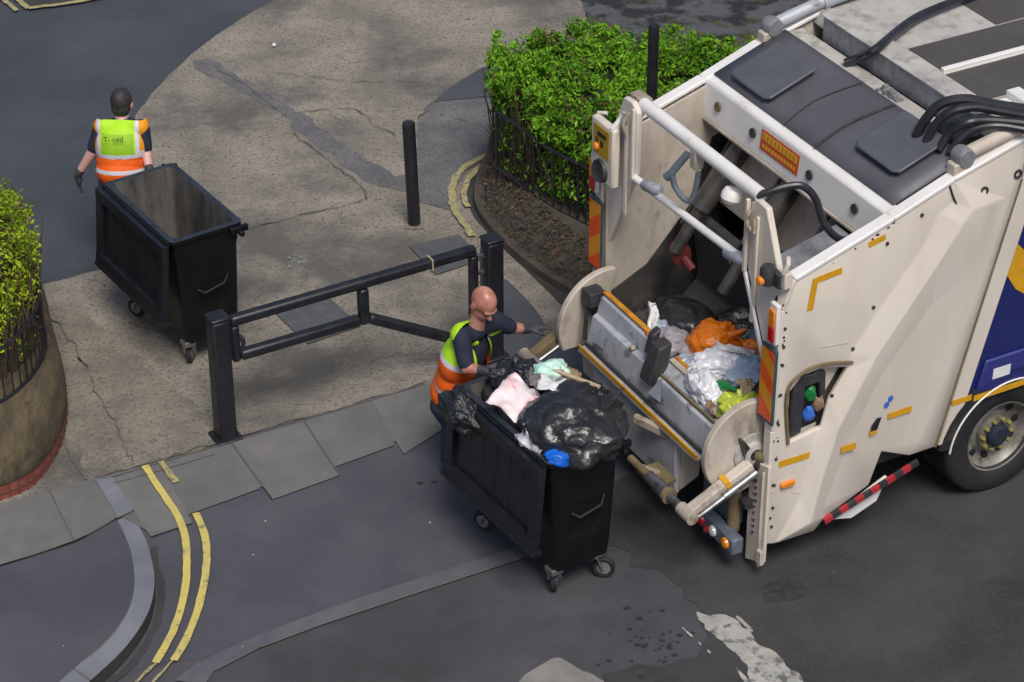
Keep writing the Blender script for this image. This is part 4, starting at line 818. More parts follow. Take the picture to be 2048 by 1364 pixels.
m = MB(); m.prism([(-1.03, 1.44), (-1.14, 1.42), (-1.24, 1.14), (-1.16, 1.1), (-1.06, 1.25)], SIDE, 1.14, 1.27); m.prism([(-1.05, 1.5), (-1.12, 1.46), (-1.16, 1.3), (-1.08, 1.28)], SIDE, 1.27, 1.34); m.build('lid_opener', 'dark_metal', T, bevel=.012)
m = MB(); m.prism([(-1.235, .42), (-1.19, .4), (-1.18, .885), (-1.245, .885)], SIDE, .72, 1.92); lo_ = m.build('lift_apron', 'apron_grey', T, bevel=.012)
m = MB(); m.prism([(-1.19, .42), (-1.02, .5), (-1.0, .86), (-1.18, .86)], SIDE, .722, .77); m.build('apron_end', 'cream_dirty', lo_, bevel=.012)
def disc(yc, far):
    c = (-1.0, .97 if far else 1.06); P = []
    if far:
        for a in range(80, 186, 7): P.append((c[0]+.1+.43*math.cos(R(a)), c[1]+.46*math.sin(R(a))))
        P += [(-1.3, .8), (-.95, .8)]
    else:
        for a in range(60, 262, 9): P.append((c[0]+.03+.38*math.cos(R(a)), c[1]+.02+.39*math.sin(R(a))))
        P += [(-.88, .75)]
    m = MB(); m.prism(P, SIDE, yc-.03, yc+.03); o = m.build('lift_disc', 'cream_dirty', T, bevel=.01)
    m = MB(); yy = yc-.032 if not far else yc-.032
    m.lathe([(.16, 0), (.155, .012), (.1, .015), (.09, .05), (.05, .055), (.045, .02), (0, .02)], (-.95, yy, c[1]-.02), (0, -1, 0), 24); m.build('pivot_boss', 'cream_dirty' if far else 'roof_paint', o, smooth=True)
    m = MB(); m.lathe([(0, 0), (.04, 0), (.035, .03), (0, .035)], (-.93, yy-.05, c[1]-.1), (0, -1, 0), 12); m.build('grease_cap', 'dark_metal', o, smooth=True)
disc(.2, False); disc(2.32, True)
m = MB(); m.tube(smooth_path([(-1.0, 2.24, 1.33), (-1.12, 2.2, 1.3), (-1.16, 2.18, 1.1), (-1.18, 2.16, .95)], 4), .018, 8); m.box((-1.16, 2.12, 1.24), (-1.02, 2.26, 1.36)); m.build('lift_valve', 'dark_metal', T, bevel=.01)
def arm(yc, tip, root_, wdt=.09):
    m = MB(); m.beam((root_[0], yc, root_[1]), (tip[0], yc, tip[1]), wdt, .1, h2=.07); o = m.build('lift_arm', 'lead_brown' if yc > 1 else 'cream_dirty', T, bevel=.012)
    m = MB(); a = V((root_[0], yc-.07, root_[1]-.02)); b = V((tip[0]+.05, yc-.07, tip[1]-.0)); m.tube([a, a.lerp(b, .55)], .03, 12); m.tube([a.lerp(b, .5), b], .02, 10); m.build('arm_ram', 'steel', o, smooth=True)
    m = MB(); m.tube([(tip[0], yc-.08, tip[1]), (tip[0], yc+.08, tip[1])], .05, 16); m.build('arm_pivot', 'rust', o, smooth=True)
    k = V((root_[0], yc-.004, root_[1])).lerp(V((tip[0], yc-.004, tip[1])), .35); k2 = V((root_[0], yc, root_[1])).lerp(V((tip[0], yc, tip[1])), .42)
    m = MB(); m.beam(k, k2, wdt+.01, .105); m.build('arm_band', 'reflect_yellow', o)
arm(.1, (-1.53, .74), (-1.0, .98)); arm(2.42, (-1.53, .74), (-1.02, .97))
m = MB(); m.tube([(-1.53, .16, .74), (-1.53, .42, .74)], .036, 14); m.tube([(-1.53, .36, .74), (-1.53, .5, .74)], .055, 16); m.tube([(-1.53, .48, .74), (-1.53, .62, .74)], .045, 16); m.build('gripper_tube', 'steel', T, smooth=True)
m = MB(); m.tube([(-1.53, .33, .74), (-1.53, .37, .74)], .062, 16); m.build('gripper_collar', 'lead_brown', T, smooth=True)
m = MB(); m.tube([(-1.53, .6, .74), (-1.53, .88, .74)], .03, 10); m.build('gripper_clamp', 'lead_brown', T, smooth=True)
m = MB(); m.box((-1.5, .6, .62), (-1.3, .86, .65)); m.build('gripper_plate', 'lead_brown', T, bevel=.008)
m = MB(); m.beam((-1.53, .75, .74), (-1.3, .75, .58), .05, .05); m.build('gripper_stay', 'rust', T, bevel=.008)
m = MB(); m.tube([(-1.53, 2.36, .74), (-1.53, 2.22, .74), (-1.53, 2.16, .73)], [.05, .055, .04], 14); m.build('gripper_cup', 'lift_grey', T, smooth=True)
m = MB(); m.beam((-1.2, .8, .86), (-1.36, 1.12, .9), .05, .07); m.build('strut', 'rust', T, bevel=.01)
# panel under far arm
m = MB(); m.prism([(-.9, .45), (-.88, .95), (-1.02, .95), (-1.08, .9), (-1.04, .45)], SIDE, 1.9, 2.42); m.build('rear_fairing', 'cream_dirty', T, bevel=.02)
# lower near corner plate with its lettering, hose, lamp cluster
m = MB(); m.prism([(-.03, .16), (.2, .05), (.21, .86), (.16, .96), (-.03, 1.02)], lambda u, v, d: (-.935+d, u, v), 0, .03); cp = m.build('corner_plate', 'cream', T, bevel=.008)
m = MB()
rng = random.Random(3)
for k in range(9):
    z = .34+k*.058; a, b = rng.uniform(.03, .05), rng.uniform(.015, .03)
    m.beam((-.938, .14, z), (-.938, .14-a, z+b), .004, .009, up=(1, 0, 0)); m.beam((-.938, .14-a*.5, z-.01), (-.938, .14-a, z+.02), .004, .008, up=(1, 0, 0))
m.build('plate_lettering', 'ink', cp)
m = MB(); m.beam((-.94, .02, .1), (-.94, .02, .95), .01, .02, up=(1, 0, 0)); m.box((-.96, -.03, .14), (-.92, .03, .26)); m.build('plate_hinge', 'cream_dirty', cp, bevel=.006)
m = MB(); m.tube(smooth_path([(-.88, .08, 1.02), (-.95, .2, 1.0), (-1.0, .27, .86), (-1.0, .28, .6), (-1.0, .28, .3)], 6), .05, 12); m.build('flexible_duct', 'lead_brown', T, smooth=True)
m = MB(); m.box((-1.12, .1, .2), (-1.02, .62, .34)); lc = m.build('lamp_cluster', 'bracket_grey', T, bevel=.015)
for yy, mm in ((.52, 'lens_red'), (.36, 'lens_white'), (.19, 'lens_amber')):
    m = MB(); m.lathe([(0, 0), (.045, 0), (.04, .02), (0, .03)], (-1.12, yy, .27), (-1, 0, 0), 14); m.build('lens', mm, lc, smooth=True)
m = MB(); m.lathe([(0, 0), (.03, 0), (.026, .02), (0, .03)], (-1.12, .44, .23), (-1, 0, 0), 14); m.build('lens', 'lens_red', lc, smooth=True)
m = MB(); m.box((-1.0, .3, .3), (-.9, .7, .62)); m.build('lower_panel', 'bracket_grey', T, bevel=.01)
# underrun marker on the near lower edge
m = MB(); a = V((-.4, -.02, .345)); b = V((.42, -.02, .6))
for k in range(12): m.beam(a.lerp(b, k/12), a.lerp(b, (k+1)/12), .03, .045, k % 2)
m.build('marker_tape', ['marker_red', 'dark_metal'], T)
m = MB(); m.prism([(-.3, .3), (.18, .52), (.1, .33), (-.12, .25)], SIDE, .02, .05); m.build('splash_flap', 'white_paint', T)
# ---- body of the lorry
m = MB(); m.prism([(.72, .69), (.8, .64), (1.0, 1.08), (4.6, 1.08), (4.6, 3.05), (1.3, 3.05), (1.12, 2.76)], SIDE, .03, 2.47); body = m.build('body', 'blue_paint', T, bevel=.02)
m = MB(); m.prism([(.62, .66), (.76, .68), (1.28, 2.79), (1.32, 3.1), (1.16, 3.1), (1.12, 2.78)], SIDE, .0, .03); m.build('body_post', 'cream', T, bevel=.008)
m = MB(); m.prism([(.92, 1.02), (4.6, 1.02), (4.6, 1.3), (.99, 1.3)], SIDE, .0, .03); lowb = m.build('body_sill', 'blue_paint_light', T, bevel=.012)
m = MB(); m.prism(bar2((.7, 1.02), (.88, 1.02), .05), SIDE, -.004, -.001); m.prism(bar2((.9, 1.0), (4.6, 1.0), .05), SIDE, -.006, -.003); m.build('reflective_stripe', 'reflect_yellow', lowb)
m = MB(); m.box((1.06, -.005, 1.12), (1.22, -.002, 1.21)); m.build('white_label', 'paper_white', lowb)
P = [(1.14, 2.24), (1.085, 1.98)]+[(1.75+.72*math.cos(R(a)), 2.2+.6*math.sin(R(a))) for a in range(200, 341, 14)]+[(2.4, 2.3), (1.8, 2.0), (1.4, 2.12)]
sh = [(1.16, 2.25), (1.1, 2.0), (1.2, 1.85), (1.35, 1.74), (1.6, 1.62), (1.9, 1.6), (2.2, 1.7), (2.4, 1.95), (2.1, 1.9), (1.8, 1.9), (1.5, 1.98), (1.3, 2.1)]
m = MB(); m.prism(sh, SIDE, .024, .028); m.build('swoosh', 'reflect_yellow', body)
m = MB(); m.prism([(.98, 3.02), (4.6, 3.06), (4.6, 3.14), (1.02, 3.13)], SIDE, .02, 2.48); rf = m.build('body_roof', 'roof_paint', T, bevel=.02)
for y0, y1, l0 in ((1.14, 1.54, 1.22), (.6, 1.06, 1.2)):
    m = MB(); m.box((l0, y0, 3.1), (4.5, y1, 3.139)); m.build('roof_strip', 'roof_dark', rf)
m = MB(); m.box((2.05, 1.56, 3.1), (4.5, 2.36, 3.1385)); m.build('roof_strip', 'roof_dark', rf)
m = MB(); m.box((1.2, 1.08, 3.12), (4.5, 1.125, 3.17)); m.build('roof_rib', 'white_paint', rf, bevel=.006)
m = MB(); m.box((.9, .35, 3.0), (1.06, 2.2, 3.2)); gb = m.build('roof_crossmember', 'galvanised', T, bevel=.012)
m = MB(); m.box((.895, .33, 3.2), (1.1, 2.22, 3.212)); m.build('crossmember_cap', 'roof_paint', gb)
m = MB(); m.box((.68, .1, 2.98), (.86, 2.4, 3.035)); lg = m.build('roof_ledge', 'roof_paint', T, bevel=.008)
m = MB()
for k in range(7): m.box((.74+.02*math.sin(k*3), 1.02+k*.035, 3.035), (.8+.02*math.sin(k*5), 1.05+k*.035, 3.05+.02*(k % 3)))
m.build('grease_lump', 'galvanised', lg)
m = MB(); P = [TL(x, y, 2, z) for x, y, z in ((1690, 126, 3.06), (1722, 114, 3.12), (1752, 98, 3.25), (1790, 66, 3.22), (1835, 34, 3.2), (1900, 6, 3.2), (1960, -16, 3.2))]
m.tube(smooth_path(P, 6), .034, 10); m.build('hydraulic_hose', 'hose', T, smooth=True)
for k, pts in enumerate(([(1830, 278, 3.04), (1850, 240, 3.2), (1882, 208, 3.34), (1930, 198, 3.38), (1985, 208, 3.33), (2070, 220, 3.26), (2200, 230, 3.2)], [(1850, 290, 3.04), (1872, 248, 3.2), (1905, 222, 3.32), (1950, 214, 3.34), (2000, 222, 3.3), (2075, 234, 3.24), (2200, 246, 3.2)],
        [(1878, 300, 3.05), (1898, 268, 3.16), (1930, 246, 3.27), (1975, 240, 3.28), (2070, 248, 3.24), (2200, 258, 3.2)], [(1898, 306, 3.05), (1918, 280, 3.14), (1950, 258, 3.22), (2000, 252, 3.25), (2070, 262, 3.22), (2200, 272, 3.2)])):
    m = MB(); m.tube(smooth_path([TL(x, yy, 2, z) for x, yy, z in pts], 6), .036-.003*k, 10); m.build('hydraulic_hose', 'hose', T, smooth=True)
m = MB(); m.box((.68, .26, 2.98), (.92, .58, 3.1)); m.build('valve_block', 'dark_metal', T, bevel=.02)
m = MB(); m.box((1.15, .1, 3.13), (1.7, .5, 3.18)); m.box((1.3, .12, 3.18), (1.42, .5, 3.24)); m.build('roof_bracket', 'white_paint', T, bevel=.01)
for yy, sg in ((.06, 1), (2.44, -1)):
    m = MB(); m.tube([(.62, yy, 3.1), (.7, yy, 3.12), (1.1, yy, 3.2)], .05, 14); m.tube([(1.05, yy, 3.19), (2.4, yy, 3.36)], .062 if yy > 1 else .04, 16); cy = m.build('tailgate_ram', 'lift_grey' if yy > 1 else 'cream_dirty', T, smooth=True)
    m = MB(); m.lathe([(0, -.06), (.065, -.06), (.075, -.03), (.075, .03), (.065, .06), (0, .06)], (.6, yy, 3.09), (0, 1, 0), 18); m.build('ram_eye', 'galvanised', cy, smooth=True)
    m = MB(); m.prism([(.98, 3.05), (1.04, 3.2), (1.14, 3.27), (2.6, 3.42), (2.6, 3.06)], SIDE, yy-.11*sg if sg < 0 else yy+.07, yy-.07*sg if sg < 0 else yy+.11); m.build('ram_guard', 'cream', cy, bevel=.01)
    m = MB(); m.box((.5, yy-.05, 2.95), (.62, yy+.05, 3.06)); m.build('ram_bracket', 'cream_dirty' , cy, bevel=.012)
# chassis and wheels
m = MB(); m.box((-.75, .45, .42), (4.6, .75, .72)); m.box((-.75, 1.75, .42), (4.6, 2.05, .72)); m.box((-.8, .2, .52), (.6, 2.3, .6)); m.box((.6, .35, .75), (4.6, 2.15, 1.05)); m.build('chassis', 'dark_metal', T)
m = MB(); m.prism([(-1.0, .56), (-.6, .5), (.04, .56), (.4, .95), (.36, 1.05), (-1.0, .6)], SIDE, .14, 2.36); m.build('hopper_floor', 'dark_metal', T)
def wheel(yc, out):
    c = V((1.26, yc, .5)); ax = (0, out, 0); r = .5
    pr = [(.28, -.12), (.40, -.14), (.47, -.135), (.495, -.11), (r, -.08), (r, .08), (.495, .11), (.47, .135), (.40, .14), (.30, .125), (.285, .1)]
    m = MB(); m.lathe(pr, c, ax, 56); tyre = m.build('wheel', 'rubber', T, smooth=True, angle=60)
    m = MB(); m.lathe([(.29, .125), (.305, .13), (.305, .118), (.28, .09), (.26, .05), (.25, .02), (.2, .0), (.155, .03), (.15, .075), (.1, .085), (.0, .085)], c, ax, 48)
    for k in range(10):
        a = R(36*k+9); p = c+V((math.cos(a)*.225, out*.022, math.sin(a)*.225)); m.lathe([(0, .004), (.03, .004), (.03, -.004), (0, -.004)], p, ax, 14, 1)
    for k in range(10):
        a = R(36*k); p = c+V((math.cos(a)*.13, out*.078, math.sin(a)*.13)); m.lathe([(.018, 0), (.018, .03), (.01, .04), (0, .04)], p, ax, 6, 2)
    m.build('rim', ['rim_grey', 'ink', 'nut_yellow'], tyre, smooth=True, angle=40)
    m = MB(); m.lathe([(.0, .14), (.07, .14), (.095, .12), (.1, .08)], c, ax, 24); m.build('hub', 'navy', tyre, smooth=True)
wheel(.19, -1); wheel(.5, -1); wheel(2.31, 1); wheel(2.0, 1)
m = MB(); m.tube([(1.26, .3, .5), (1.26, 2.2, .5)], .09, 12); m.build('axle', 'dark_metal', T)
m = MB(); N = 16; vs = []
for k in range(N+1):
    a = R(8+164*k/N)
    for yy, rr in ((.0, .508), (.0, .63), (.4, .63), (.4, .508)): vs.append((1.26+rr*math.cos(a), yy, .52+rr*math.sin(a)))
m.add(vs, [(k*4+i, k*4+(i+1) % 4, (k+1)*4+(i+1) % 4, (k+1)*4+i) for k in range(N) for i in range(4)]); mg = m.build('mudguard', 'rubber', T, smooth=True, angle=40)
m = MB(); m.tube([(1.26+.53*math.cos(R(70+106*k/16)), -.004, .52+.53*math.sin(R(70+106*k/16))) for k in range(17)], .008, 6); m.build('mudguard_edge', 'white_paint', mg)
# ------------------------------------------------------------------ rubbish in the hopper
gH = 'rubbish lying in the hopper of the lorry'
HP = lambda x, y, z: TG(TL(x, y, 2, z+.1))
bag('rubbish_heap', 'dark mixed rubbish lying along the floor of the hopper', TG((-.5, 1.25, .94)), (.54, 1.12, .24), 'rubbish', 40, (0, 0, TH), cat='rubbish', group=gH, amp=.15)
bag('plastic_bag', 'round full orange plastic bag in the hopper', HP(1428, 690, 1.14), (.2, .19, .19), 'bag_orange', 51, (0, 0, TH), .16, (.7, -.5, .6), group=gH, folds=.07)
crumpled('plastic_bag', 'flat orange plastic bag beside the marker board', HP(1505, 694, 1.12), .38, .24, 'bag_orange', 52, (R(5), R(5), TH-.6), .025, 'bag', gH)
bag('plastic_bag', 'white and lilac plastic bag below the round orange bag', HP(1440, 737, 1.14), (.24, .15, .14), 'bag_white', 53, (0, 0, .1), .25, None, group=gH, folds=.1)
bag('plastic_bag', 'crumpled white plastic bag nearest the lift sill', HP(1412, 780, 1.15), (.12, .2, .14), 'bag_white', 54, (0, 0, .5), .25, None, group=gH, folds=.12)
bag('plastic_bag', 'clear bluish plastic bag behind the near marker board', HP(1510, 752, 1.14), (.24, .19, .15), 'bag_clear', 55, (0, 0, TH), .22, None, group=gH, folds=.12)
bag('sack', 'grey paper sack at the far side of the hopper heap', HP(1342, 690, 1.08), (.16, .15, .13), 'bag_grey', 56, (0, 0, .3), .25, None, cat='sack', group=gH)
bag('sack', 'dull purple grey sack left of the round orange bag', HP(1388, 704, 1.06), (.15, .13, .11), 'bag_grey', 57, (0, 0, .8), .3, None, cat='sack', group=gH)
bag('plastic_bag', 'dark teal bag tucked against the near cheek', HP(1533, 676, 1.1), (.16, .12, .09), 'bag_teal', 58, (0, 0, .2), .25, None, group=gH)
bag('rubbish_bag', 'dark navy bag behind the round orange bag', HP(1480, 655, 1.05), (.22, .2, .13), 'bag_black', 59, (0, 0, .2), .25, None, cat='rubbish bag', group=gH, folds=.1)
bag('plastic_bag', 'yellow green plastic bag with handle beside the lift disc', HP(1480, 818, 1.16), (.16, .13, .14), 'bag_lime', 60, (0, 0, .2), .3, (.0, .5, 1), group=gH, folds=.12)
bag('rubbish_bag', 'black bag between white bag and yellow green bag', HP(1478, 778, 1.08), (.14, .13, .11), 'bag_black', 61, (0, 0, .2), .25, None, cat='rubbish bag', group=gH, folds=.1)
m = MB(); m.lathe([(0, -.14), (.036, -.14), (.04, -.12), (.04, .04), (.015, .1), (.015, .14), (0, .14)], (0, 0, 0), (0, 0, 1), 16); o = m.build('bottle', 'bottle_green', smooth=True); o.location = HP(1446, 772, 1.24); o.rotation_euler = (R(70), R(20), .5); tag(o, 'green bottle lying between two white bags in the hopper', 'bottle', gH)
bag('rubbish_bag', 'large dull charcoal bag at the back of the hopper left of the round orange bag', HP(1370, 655, 1.02), (.26, .3, .2), 'bag_black_matt', 84, (0, 0, TH), .14, None, cat='rubbish bag', group=gH, folds=.04)
bag('plastic_bag', 'milky plastic bag at the far lip beside the white wrapper', HP(1318, 668, 1.08), (.1, .12, .1), 'bag_clear', 85, (0, 0, .4), .25, None, group=gH, folds=.1)
bag('plastic_bag', 'pale crumpled plastic bag in front of the dull purple sack', HP(1372, 735, 1.06), (.12, .1, .09), 'bag_clear', 81, (0, 0, .4), .25, None, group=gH, folds=.12)
bag('plastic_bag', 'small white plastic bag under the flat orange bag', HP(1475, 722, 1.14), (.11, .09, .08), 'bag_white', 82, (0, 0, .9), .25, None, group=gH, folds=.12)
crumpled('card_sheet', 'brown cardboard scrap low by the sill beside the yellow green bag', HP(1440, 822, 1.12), .2, .14, 'card', 83, (R(20), R(14), TH), .03, 'card', gH)
crumpled('plastic_wrapper', 'white wrapper with a red end standing at the far lip', HP(1304, 645, 1.2), .1, .3, 'paper_white', 62, (R(60), R(20), TH), .03, 'wrapper', gH)
crumpled('plastic_wrapper', 'red scrap under the white wrapper at the lip', HP(1303, 674, 1.22), .12, .1, 'sticker_red', 64, (R(50), R(20), TH), .02, 'wrapper', gH)
crumpled('card_sheet', 'white folded card on the orange bags', HP(1470, 700, 1.26), .3, .1, 'paper_white', 63, (R(-10), R(5), TH-.75), .02, 'card', gH)
crumpled('card_sheet', 'orange and cream printed carton scrap by the marker board', HP(1490, 775, 1.2), .12, .12, 'wood', 66, (R(30), R(10), TH), .03, 'card', gH)
bag('plastic_bag', 'small blue bag low beside the near marker board', HP(1520, 812, 1.1), (.07, .07, .06), 'bag_blue', 67, (0, 0, 0), .25, None, group=gH, sub=4)
for i, (x, z, mm, lb_) in enumerate(((-.555, 1.47, 'bottle_green', 'green wrapper seen through the side opening'), (-.56, 1.3, 'blue_dot', 'blue and white wrapper seen through the side opening'), (-.48, 1.36, 'card', 'brown scrap seen through the side opening'))):
    bag('plastic_wrapper', lb_, TG((x, .055, z)), (.042, .022, .07), mm, 70+i, (0, 0, 0), .25, None, cat='wrapper', group=gH, sub=4)
#==SPLIT4==
# ------------------------------------------------------------------ people
def capsule_mesh(bm, p, q, r1, r2, n=20):
    p, q = V(p), V(q); d = (q-p); L_ = d.length; d = d.normalized() if L_ > 1e-6 else V((0, 0, 1)); a = d.orthogonal().normalized(); b = d.cross(a)
    rings = []
    for k in range(7): t = -math.pi/2+math.pi/2*k/6; rings.append((p+d*r1*math.sin(t), max(r1*math.cos(t), 1e-4)))
    for k in range(7): t = math.pi/2*k/6; rings.append((q+d*r2*math.sin(t), max(r2*math.cos(t), 1e-4)))
    vr = [[bm.verts.new(c+(a*math.cos(2*math.pi*j/n)+b*math.sin(2*math.pi*j/n))*r) for j in range(n)] for c, r in rings]
    for i in range(len(vr)-1):
        for j in range(n): bm.faces.new((vr[i][j], vr[i][(j+1) % n], vr[i+1][(j+1) % n], vr[i+1][j]))
    bm.faces.new(vr[0][::-1]); bm.faces.new(vr[-1])
def ell_mesh(bm, c, rad, rot):
    r = bmesh.ops.create_icosphere(bm, subdivisions=4, radius=1, matrix=Matrix.Translation(c) @ rot.to_4x4() @ Matrix.Diagonal((*rad, 1)))
def sdf(pr, P):
    if pr[0] == 'c':
        _, p, q, r1, r2, _t = pr; p = np.array(p); d = np.array(q)-p; t = np.clip(((P-p) @ d)/max(d @ d, 1e-9), 0, 1); return np.linalg.norm(P-(p+t[:, None]*d), axis=1)-(r1+(r2-r1)*t)
    _, c, rad, rot, _t = pr; q = (P-np.array(c)) @ np.array(rot); k = np.linalg.norm(q/np.array(rad), axis=1); return (k-1)*min(rad)
def fuse(name, prims, parent, voxel, matfn, mats, smooth_it=6):
    bm = bmesh.new()
    for pr in prims:
        if pr[0] == 'c': capsule_mesh(bm, *pr[1:5])
        else: ell_mesh(bm, pr[1], pr[2], pr[3])
    bmesh.ops.recalc_face_normals(bm, faces=bm.faces)
    me = bpy.data.meshes.new(name+'_src'); bm.to_mesh(me); bm.free(); o = bpy.data.objects.new(name, me); COL.objects.link(o)
    rm = o.modifiers.new('r', 'REMESH'); rm.mode = 'VOXEL'; rm.voxel_size = voxel
    sm = o.modifiers.new('s', 'SMOOTH'); sm.iterations = smooth_it; sm.factor = .5
    dg = bpy.context.evaluated_depsgraph_get(); dg.update(); em = bpy.data.meshes.new_from_object(o.evaluated_get(dg)); em.name = name
    o.modifiers.clear(); o.data = em; em.materials.clear()
    for x in mats: em.materials.append(MATS[x])
    C = np.empty(len(em.polygons)*3); em.polygons.foreach_get('center', C); C = C.reshape(-1, 3)
    mi = matfn(C); 
    keep = mi >= 0
    em.polygons.foreach_set('material_index', np.where(keep, mi, 0).astype(int)); em.polygons.foreach_set('use_smooth', [True]*len(em.polygons))
    if not keep.all():
        bm = bmesh.new(); bm.from_mesh(em); bm.faces.ensure_lookup_table(); bmesh.ops.delete(bm, geom=[bm.faces[i] for i in np.nonzero(~keep)[0]], context='FACES'); bm.to_mesh(em); bm.free()
    if parent: o.parent = parent
    return o
def hand(prims, wrist, dirn, palmn, curl, t='glove', s=1.0):
    w_, d, n_ = V(wrist), V(dirn).normalized(), V(palmn).normalized(); n_ = (n_-d*n_.dot(d)).normalized(); sd_ = d.cross(n_)
    pc = w_+d*.05*s
    prims.append(('e', pc, (.022*s, .052*s, .042*s), Matrix((n_, d, sd_)).transposed(), t))
    for k, (off, ln) in enumerate(((-.03, .062), (-.01, .075), (.01, .07), (.029, .055))):
        a = w_+d*.088*s+sd_*off*s; dd = (d+n_*curl*.5).normalized(); b = a+dd*ln*.5*s; d2 = (d+n_*curl*1.6).normalized(); c = b+d2*ln*.5*s
        prims.append(('c', a, b, .0105*s, .0098*s, t)); prims.append(('c', b, c, .0098*s, .0085*s, t))
    a = w_+d*.03*s-sd_*.035*s; b = a-sd_*.03*s+d*.03*s+n_*.012*s; c = b+d*.035*s+n_*.02*s
    prims.append(('c', a, b, .013*s, .011*s, t)); prims.append(('c', b, c, .011*s, .009*s, t))
I3 = Matrix.Identity(3)
def person(label, J, ax, head_dir, skin, vestfn, vestmats, hair, boots, voxel=.008, k=1.0):
    """J: joints in world; ax=(right, up, forward) of the torso."""
    root = empty('person', (J['foot'].x, J['foot'].y, .012), 0, label, 'person'); off = V(root.location)
    root.scale = (k, k, k); dirs = ('hdl', 'hdr', 'hnl', 'hnr', 'cul', 'cur', 'toel', 'toer'); J = {n_: (v if n_ in dirs else (v-off)/k) for n_, v in J.items()}
    r_, u_, f_ = [V(a).normalized() for a in ax]; TR = Matrix((r_, f_, u_)).transposed()
    P = []
    nk, ch, pv = J['neck'], J['chest'], J['pelvis']
    P.append(('e', ch, (.185, .125, .2), TR, 'shirt')); P.append(('e', ch.lerp(pv, .5)+f_*.012, (.17, .13, .2), TR, 'shirt')); P.append(('e', pv, (.165, .13, .15), TR, 'leg')); P.append(('e', nk-u_*.05, (.13, .07, .06), TR, 'shirt'))
    for sd_ in ('l', 'r'):
        P.append(('c', nk-u_*.05, J['sh'+sd_]-u_*.01, .05, .064, 'shirt')); P.append(('c', J['sh'+sd_], J['sh'+sd_].lerp(J['el'+sd_], .82), .064, .056, 'shirt')); P.append(('c', J['sh'+sd_].lerp(J['el'+sd_], .6), J['el'+sd_], .047, .043, 'skin'))
        P.append(('c', J['el'+sd_], J['wr'+sd_], .044, .029, 'skin')); wr, el = J['wr'+sd_], J['el'+sd_]
        P.append(('c', wr-(wr-el).normalized()*.035, wr+(wr-el).normalized()*.01, .036, .032, 'glove'))
        hand(P, wr, J['hd'+sd_], J['hn'+sd_], J['cu'+sd_].x, 'glove', 1.1)
        hp = pv-u_*.06+r_*(.09 if sd_ == 'r' else -.09); P.append(('c', hp, J['kn'+sd_], .095, .066, 'leg')); P.append(('c', J['kn'+sd_], J['an'+sd_], .064, .05, 'leg'))
        an = J['an'+sd_]; fd = V(J['toe'+sd_]).normalized(); P.append(('c', V((an.x, an.y, .04)), V((an.x, an.y, .04))+fd*.16, .042, .038, 'boot')); P.append(('c', an, V((an.x, an.y, .045)), .05, .044, 'boot'))
    # neck and head
    hc = J['head']; hf = V(head_dir).normalized(); hu = (hc-nk).normalized(); hu = (hu-hf*hu.dot(hf)).normalized(); hr = hf.cross(hu); HR = Matrix((hr, hf, hu)).transposed()
    hp = lambda x, y, z: hc+hr*x+hf*y+hu*z
    P.append(('c', nk-u_*.03, hc-hu*.05, .058, .055, 'skin')); P.append(('e', hp(0, -.012, .025), (.076, .097, .092), HR, 'head')); P.append(('e', hp(0, .02, -.045), (.062, .074, .075), HR, 'skin')); P.append(('e', hp(0, .05, -.085), (.035, .035, .03), HR, 'skin'))
    P.append(('c', hp(0, .088, .005), hp(0, .108, -.03), .009, .015, 'skin'))
    for s_ in (-1, 1): P.append(('e', hp(.077*s_, -.01, -.015), (.012, .024, .034), HR, 'skin')); P.append(('c', hp(.045*s_, .078, .022), hp(.012*s_, .09, .02), .01, .01, 'skin'))
    P.append(('c', hp(-.02, .086, -.062), hp(.02, .086, -.062), .008, .008, 'lip'))
    tags = ['skin', 'shirt', 'leg', 'glove', 'boot', 'head', 'lip']
    def mf(C):
        best = np.full(len(C), 9.); mi = np.zeros(len(C), int)
        for pr in P:
            d = sdf(pr, C); t = tags.index(pr[-1]); t = 0 if t == 5 else (0 if t == 6 else t)
            pri = d-(.004 if pr[-1] in ('shirt', 'glove', 'boot') else 0); k = pri < best; best[k] = pri[k]; mi[k] = t
        return mi
    fuse('body', P, root, voxel, mf, [skin, 'navy', 'trousers', 'glove', boots], 5)
    e = MB()
    for s_ in (-1, 1): e.lathe([(0, .012), (.008, .009), (.012, 0)], hp(.032*s_, .077, .004), hf, 10)
    e.build('eye', 'ink', root, smooth=True)
    if hair:
        HPr = [('e', hp(0, -.022, .035), (.084, .1, .095), HR, 'h'), ('e', hp(0, -.05, -.02), (.076, .065, .075), HR, 'h')]
        def hf_(C):
            q = (C-np.array(hc)) @ np.array(HR); return np.where((q[:, 1] > .062) | ((q[:, 1] > .02) & (q[:, 2] < .0)), -1, 0)
        fuse('hair', HPr, root, voxel, hf_, ['hair_dark'], 2)
    # high visibility vest: the torso forms, enlarged
    g = .022; VP = [('e', ch, (.185+g, .125+g+.006, .2+g*.3), TR, 'v'), ('e', ch.lerp(pv, .5)+f_*.012, (.175+g, .135+g, .21), TR, 'v'), ('e', pv+u_*.05, (.175+g, .14+g, .15), TR, 'v')]
    for sd_ in ('l', 'r'): VP.append(('c', nk-u_*.05, J['sh'+sd_].lerp(nk, .16)-u_*.008, .074, .088, 'v'))
    VP.append(('e', nk-u_*.06, (.14, .1, .065), TR, 'v'))
    def vf(C):
        q = (C-np.array(pv)) @ np.array(TR); return vestfn(q, (nk-pv).length)
    fuse('vest', VP, root, voxel*.75, vf, vestmats, 4)
    return root, TR, pv, (r_, u_, f_)
